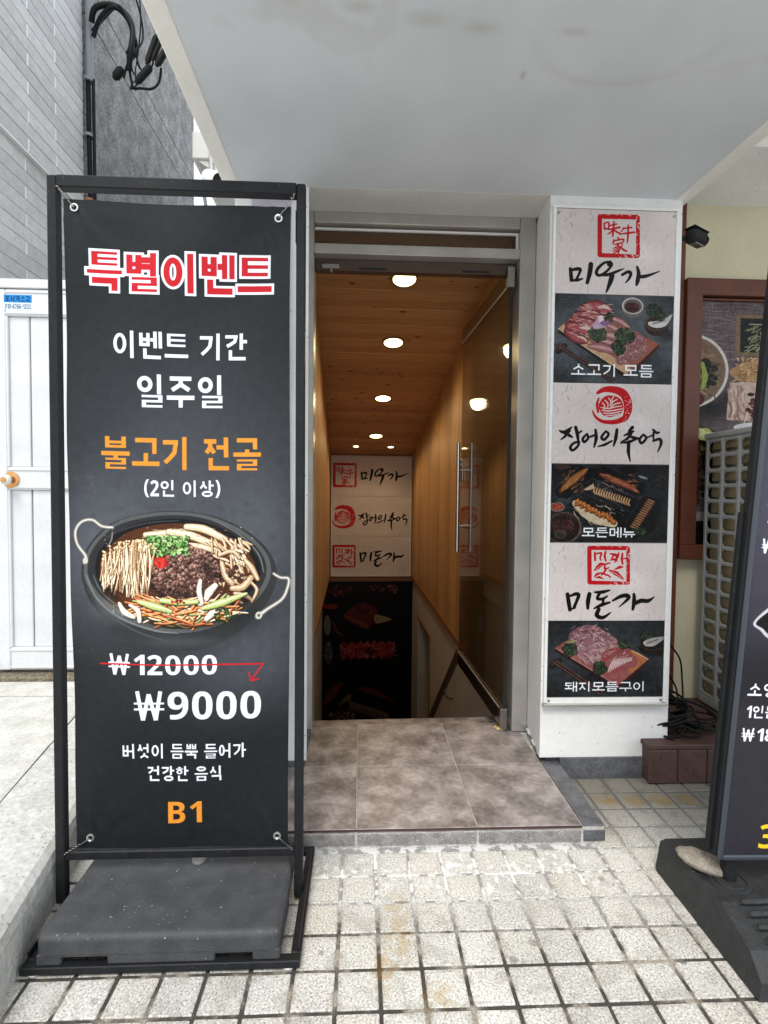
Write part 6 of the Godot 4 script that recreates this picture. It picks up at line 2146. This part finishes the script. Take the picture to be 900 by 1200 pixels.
func print_back() -> ImageTexture:                                      # the dark food poster at the foot of the stairs; crop of the photograph as units
	var q := [Vector2(88, 50), Vector2(556, 50), Vector2(556, 1000), Vector2(76, 1000)]
	var cv := Cv.new(384, 760, Color(0.043, 0.041, 0.041), q)
	cv.leafy(180, 100, 60, 26, 30, Color(0.173, 0.043, 0.043), Color(0.432, 0.173, 0.173), 18); cv.leafy(370, 90, 36, 18, 24, Color(0.216, 0.086, 0.086), Color(0.432, 0.216, 0.190), 14); cv.leafy(450, 95, 30, 22, 24, Color(0.259, 0.121, 0.103), Color(0.518, 0.389, 0.346), 12)
	cv.brush("100,185,20 150,185,26", Color(0.432, 0.121, 0.130))
	cv.ell(325, 235, 170, 108, Color(0.073, 0.073, 0.078)); cv.ell(325, 232, 160, 98, Color(0.038, 0.037, 0.038))
	cv.blob("195,235 290,165 370,205 330,300 270,290", Color(0.294, 0.113, 0.086)); cv.poly("195,236 212,232 330,285 318,302", Color(0.415, 0.216, 0.113)); cv.leafy(295, 205, 50, 30, 60, Color(0.173, 0.052, 0.052), Color(0.475, 0.242, 0.224), 14)
	cv.blob("358,232 400,236 446,256 400,272 362,274", Color(0.518, 0.449, 0.329)); cv.text("1", Vector2(366, 246), Vector2(372, 262), 0.1, Color(0.173, 0.130, 0.086))
	cv.ell(112, 285, 18, 54, Color(0.362, 0.362, 0.380)); cv.brush("140,260,8 165,320,14 205,345,6", Color(0.311, 0.173, 0.130))
	for k in 7: cv.blob("%d,%d %d,%d %d,%d %d,%d" % [175 + k * 40, 400, 205 + k * 40, 372, 225 + k * 40, 430, 190 + k * 40, 470], Color(0.475, 0.146, 0.173) if k % 2 else Color(0.380, 0.095, 0.121))
	cv.strands(170, 380, 470, 465, 60, 34, 0.4, 1.2, 4, Color(0.518, 0.190, 0.216), Color(0.648, 0.389, 0.389)); cv.leafy(335, 425, 22, 20, 30, Color(0.043, 0.052, 0.043), Color(0.173, 0.190, 0.138), 12)
	cv.ell(118, 430, 22, 66, Color(0.224, 0.216, 0.233)); cv.leafy(118, 430, 18, 56, 40, Color(0.173, 0.173, 0.190), Color(0.432, 0.415, 0.432), 12)
	cv.brush("95,700,20 140,640,50 190,590,10", Color(0.311, 0.146, 0.086)); cv.brush("270,625,10 350,640,36 470,700,10", Color(0.294, 0.130, 0.086))
	for k in 14: cv.brush("%f,%f,8 %f,%f,10 %f,%f,6" % [225 + k * 15, 690 + k * 5, 235 + k * 15, 715 + k * 5, 222 + k * 15, 735 + k * 5], Color(0.397, 0.329, 0.259))
	cv.brush("170,710,8 220,670,30 230,660,8", Color(0.362, 0.294, 0.190)); cv.leafy(190, 770, 70, 26, 70, Color(0.173, 0.103, 0.070), Color(0.518, 0.432, 0.311), 16)
	cv.leafy(300, 860, 150, 50, 90, Color(0.086, 0.043, 0.035), Color(0.346, 0.173, 0.121), 20)
	cv.grain(0.05, 0.6, 0.03)
	return cv.tex()

func print_window() -> ImageTexture:                                    # the food posters in the side window
	var q := [Vector2(130, 100), Vector2(730, 100), Vector2(730, 1140), Vector2(130, 1140)]
	var cv := Cv.new(512, 888, Color(0.36, 0.31, 0.33), q)
	cv.strands(130, 100, 730, 700, 300, 110, 0.0, 0.06, 4, Color(0.27, 0.23, 0.25), Color(0.52, 0.46, 0.48))
	cv.strands(130, 100, 730, 700, 90, 90, PI / 2, 0.05, 3, Color(0.25, 0.21, 0.23), Color(0.45, 0.39, 0.42))
	cv.soft(170, 560, 130, 100, Color(0.04, 0.04, 0.045, 0.9)); cv.soft(260, 520, 70, 90, Color(0.05, 0.05, 0.05, 0.7))
	cv.ell(110, 405, 128, 156, Color(0.80, 0.77, 0.74)); cv.ell(110, 405, 118, 144, Color(0.46, 0.37, 0.29))
	cv.strands(60, 310, 190, 500, 170, 50, 1.2, 1.5, 7, Color(0.34, 0.25, 0.19), Color(0.62, 0.50, 0.40))
	cv.leafy(165, 420, 34, 60, 60, Color(0.05, 0.07, 0.04), Color(0.14, 0.17, 0.08), 20)
	for s in ["128,370,14 138,430,22 130,470,14", "150,372,12 160,430,20 152,478,12"]: cv.brush(s, Color(0.55, 0.62, 0.25))
	cv.ell(135, 525, 26, 26, Color(0.30, 0.08, 0.11))
	cv.poly("258,165 520,165 520,342 258,338", Color(0.46, 0.38, 0.29)); cv.poly("272,180 505,180 505,326 274,322", Color(0.075, 0.075, 0.075))
	cv.strands(300, 220, 480, 315, 110, 40, -0.9, 0.7, 4, Color(0.30, 0.32, 0.22), Color(0.62, 0.62, 0.48)); cv.brush("302,205,5 356,205,5", Color(0.6, 0.6, 0.58))
	cv.blob("240,405 320,355 430,340 560,350 600,430 520,470 380,460 290,450", Color(0.66, 0.50, 0.33)); cv.strands(260, 350, 580, 450, 220, 18, 0.0, 3.0, 6, Color(0.48, 0.33, 0.19), Color(0.84, 0.70, 0.50))
	cv.leafy(370, 455, 30, 24, 60, Color(0.40, 0.45, 0.15), Color(0.78, 0.80, 0.45), 12)
	cv.blob("236,590 245,470 270,450 330,450 420,470 480,560 460,640 300,612 245,610", Color(0.76, 0.66, 0.60)); cv.strands(240, 470, 330, 600, 40, 60, 1.5, 0.3, 7, Color(0.55, 0.4, 0.36), Color(0.88, 0.80, 0.74))
	cv.leafy(345, 560, 44, 44, 90, Color(0.20, 0.06, 0.08), Color(0.50, 0.20, 0.24), 16); cv.ell(315, 500, 12, 8, Color(0.15, 0.1, 0.1))
	cv.ell(360, 640, 100, 24, Color(0.82, 0.82, 0.83))
	cv.ell(120, 760, 130, 130, Color(0.24, 0.15, 0.12)); cv.ell(115, 770, 120, 125, Color(0.09, 0.07, 0.065))
	for k in 7: cv.ell(120 + cv.r(0, 70), 670 + cv.r(-10, 40), 22, 20, Color(0.60, 0.64, 0.36) if k % 2 else Color(0.76, 0.78, 0.52))
	cv.leafy(150, 740, 50, 26, 50, Color(0.1, 0.1, 0.05), Color(0.48, 0.45, 0.2), 16); cv.leafy(130, 860, 60, 110, 200, Color(0.10, 0.06, 0.06), Color(0.42, 0.31, 0.27), 18)
	cv.poly("100,1000 330,1000 330,1040 100,1040", Color(0.55, 0.53, 0.52)); cv.poly("100,1042 800,1042 800,1200 100,1200", Color(0.05, 0.05, 0.055))
	cv.poly("330,640 800,640 800,1040 330,1040", Color(0.30, 0.25, 0.24)); cv.leafy(560, 840, 180, 150, 300, Color(0.15, 0.08, 0.06), Color(0.55, 0.4, 0.3), 24)
	cv.photo(0.9, 0.95)
	cv.grain(0.30, 0.20, 0.03)
	return cv.tex()

func print_lightbox() -> ImageTexture:                                  # units: millimetres from the lower left corner of the face, y measured down from the top
	var q := [Vector2(0, 0), Vector2(540, 0), Vector2(540, 1760), Vector2(0, 1760)]
	var cv := Cv.new(384, 1252, Color(0.17, 0.165, 0.19), q)
	cv.soft(120, 700, 420, 700, Color(0.30, 0.29, 0.36, 0.8)); cv.soft(60, 1250, 200, 160, Color(0.10, 0.10, 0.12, 0.8))
	cv.soft(300, 1080, 330, 170, Color(0.40, 0.40, 0.46, 0.5))
	cv.blob("18,1098 60,1052 130,1000 300,960 540,940 540,1180 300,1190 90,1150 40,1120", Color(0.72, 0.72, 0.75))
	cv.blob("26,1098 66,1060 134,1010 300,972 540,952 540,1170 300,1178 94,1140 46,1114", Color(0.045, 0.045, 0.05))
	cv.leafy(330, 1070, 150, 60, 160, Color(0.28, 0.12, 0.08), Color(0.66, 0.42, 0.28), 26)
	var white := Color(0.93, 0.94, 0.97)
	var y := 660.0
	cv.text("소", Vector2(24, 742), Vector2(64, 784), 0.125, white); cv.text("1인분", Vector2(24, 812), Vector2(120, 850), 0.125, white); cv.text("₩", Vector2(20, 868), Vector2(54, 908), 0.14, white)
	cv.text("소양", Vector2(22, 1266), Vector2(106, 1307), 0.125, white); cv.text("1인분", Vector2(22, 1330), Vector2(112, 1366), 0.125, white); cv.text("₩18", Vector2(18, 1394), Vector2(110, 1432), 0.14, white)
	cv.text("3", Vector2(96, 1670), Vector2(146, 1744), 0.13, Color(0.93, 0.76, 0.16))
	cv.grain(0.08, 0.6, 0.03)
	return cv.tex()

func print_sticker() -> ImageTexture:
	var cv := Cv.new(160, 90, Color(0.80, 0.86, 0.92), [Vector2(0, 0), Vector2(160, 0), Vector2(160, 90), Vector2(0, 90)])
	cv.poly("0,0 160,0 160,46 0,46", Color(0.13, 0.50, 0.78))
	cv.text("도시가스고", Vector2(8, 6), Vector2(152, 42), 0.14, Color(0.05, 0.10, 0.20)); cv.text("010-6766-1333", Vector2(6, 54), Vector2(154, 84), 0.13, Color(0.2, 0.24, 0.3))
	cv.grain(0.06)
	return cv.tex()
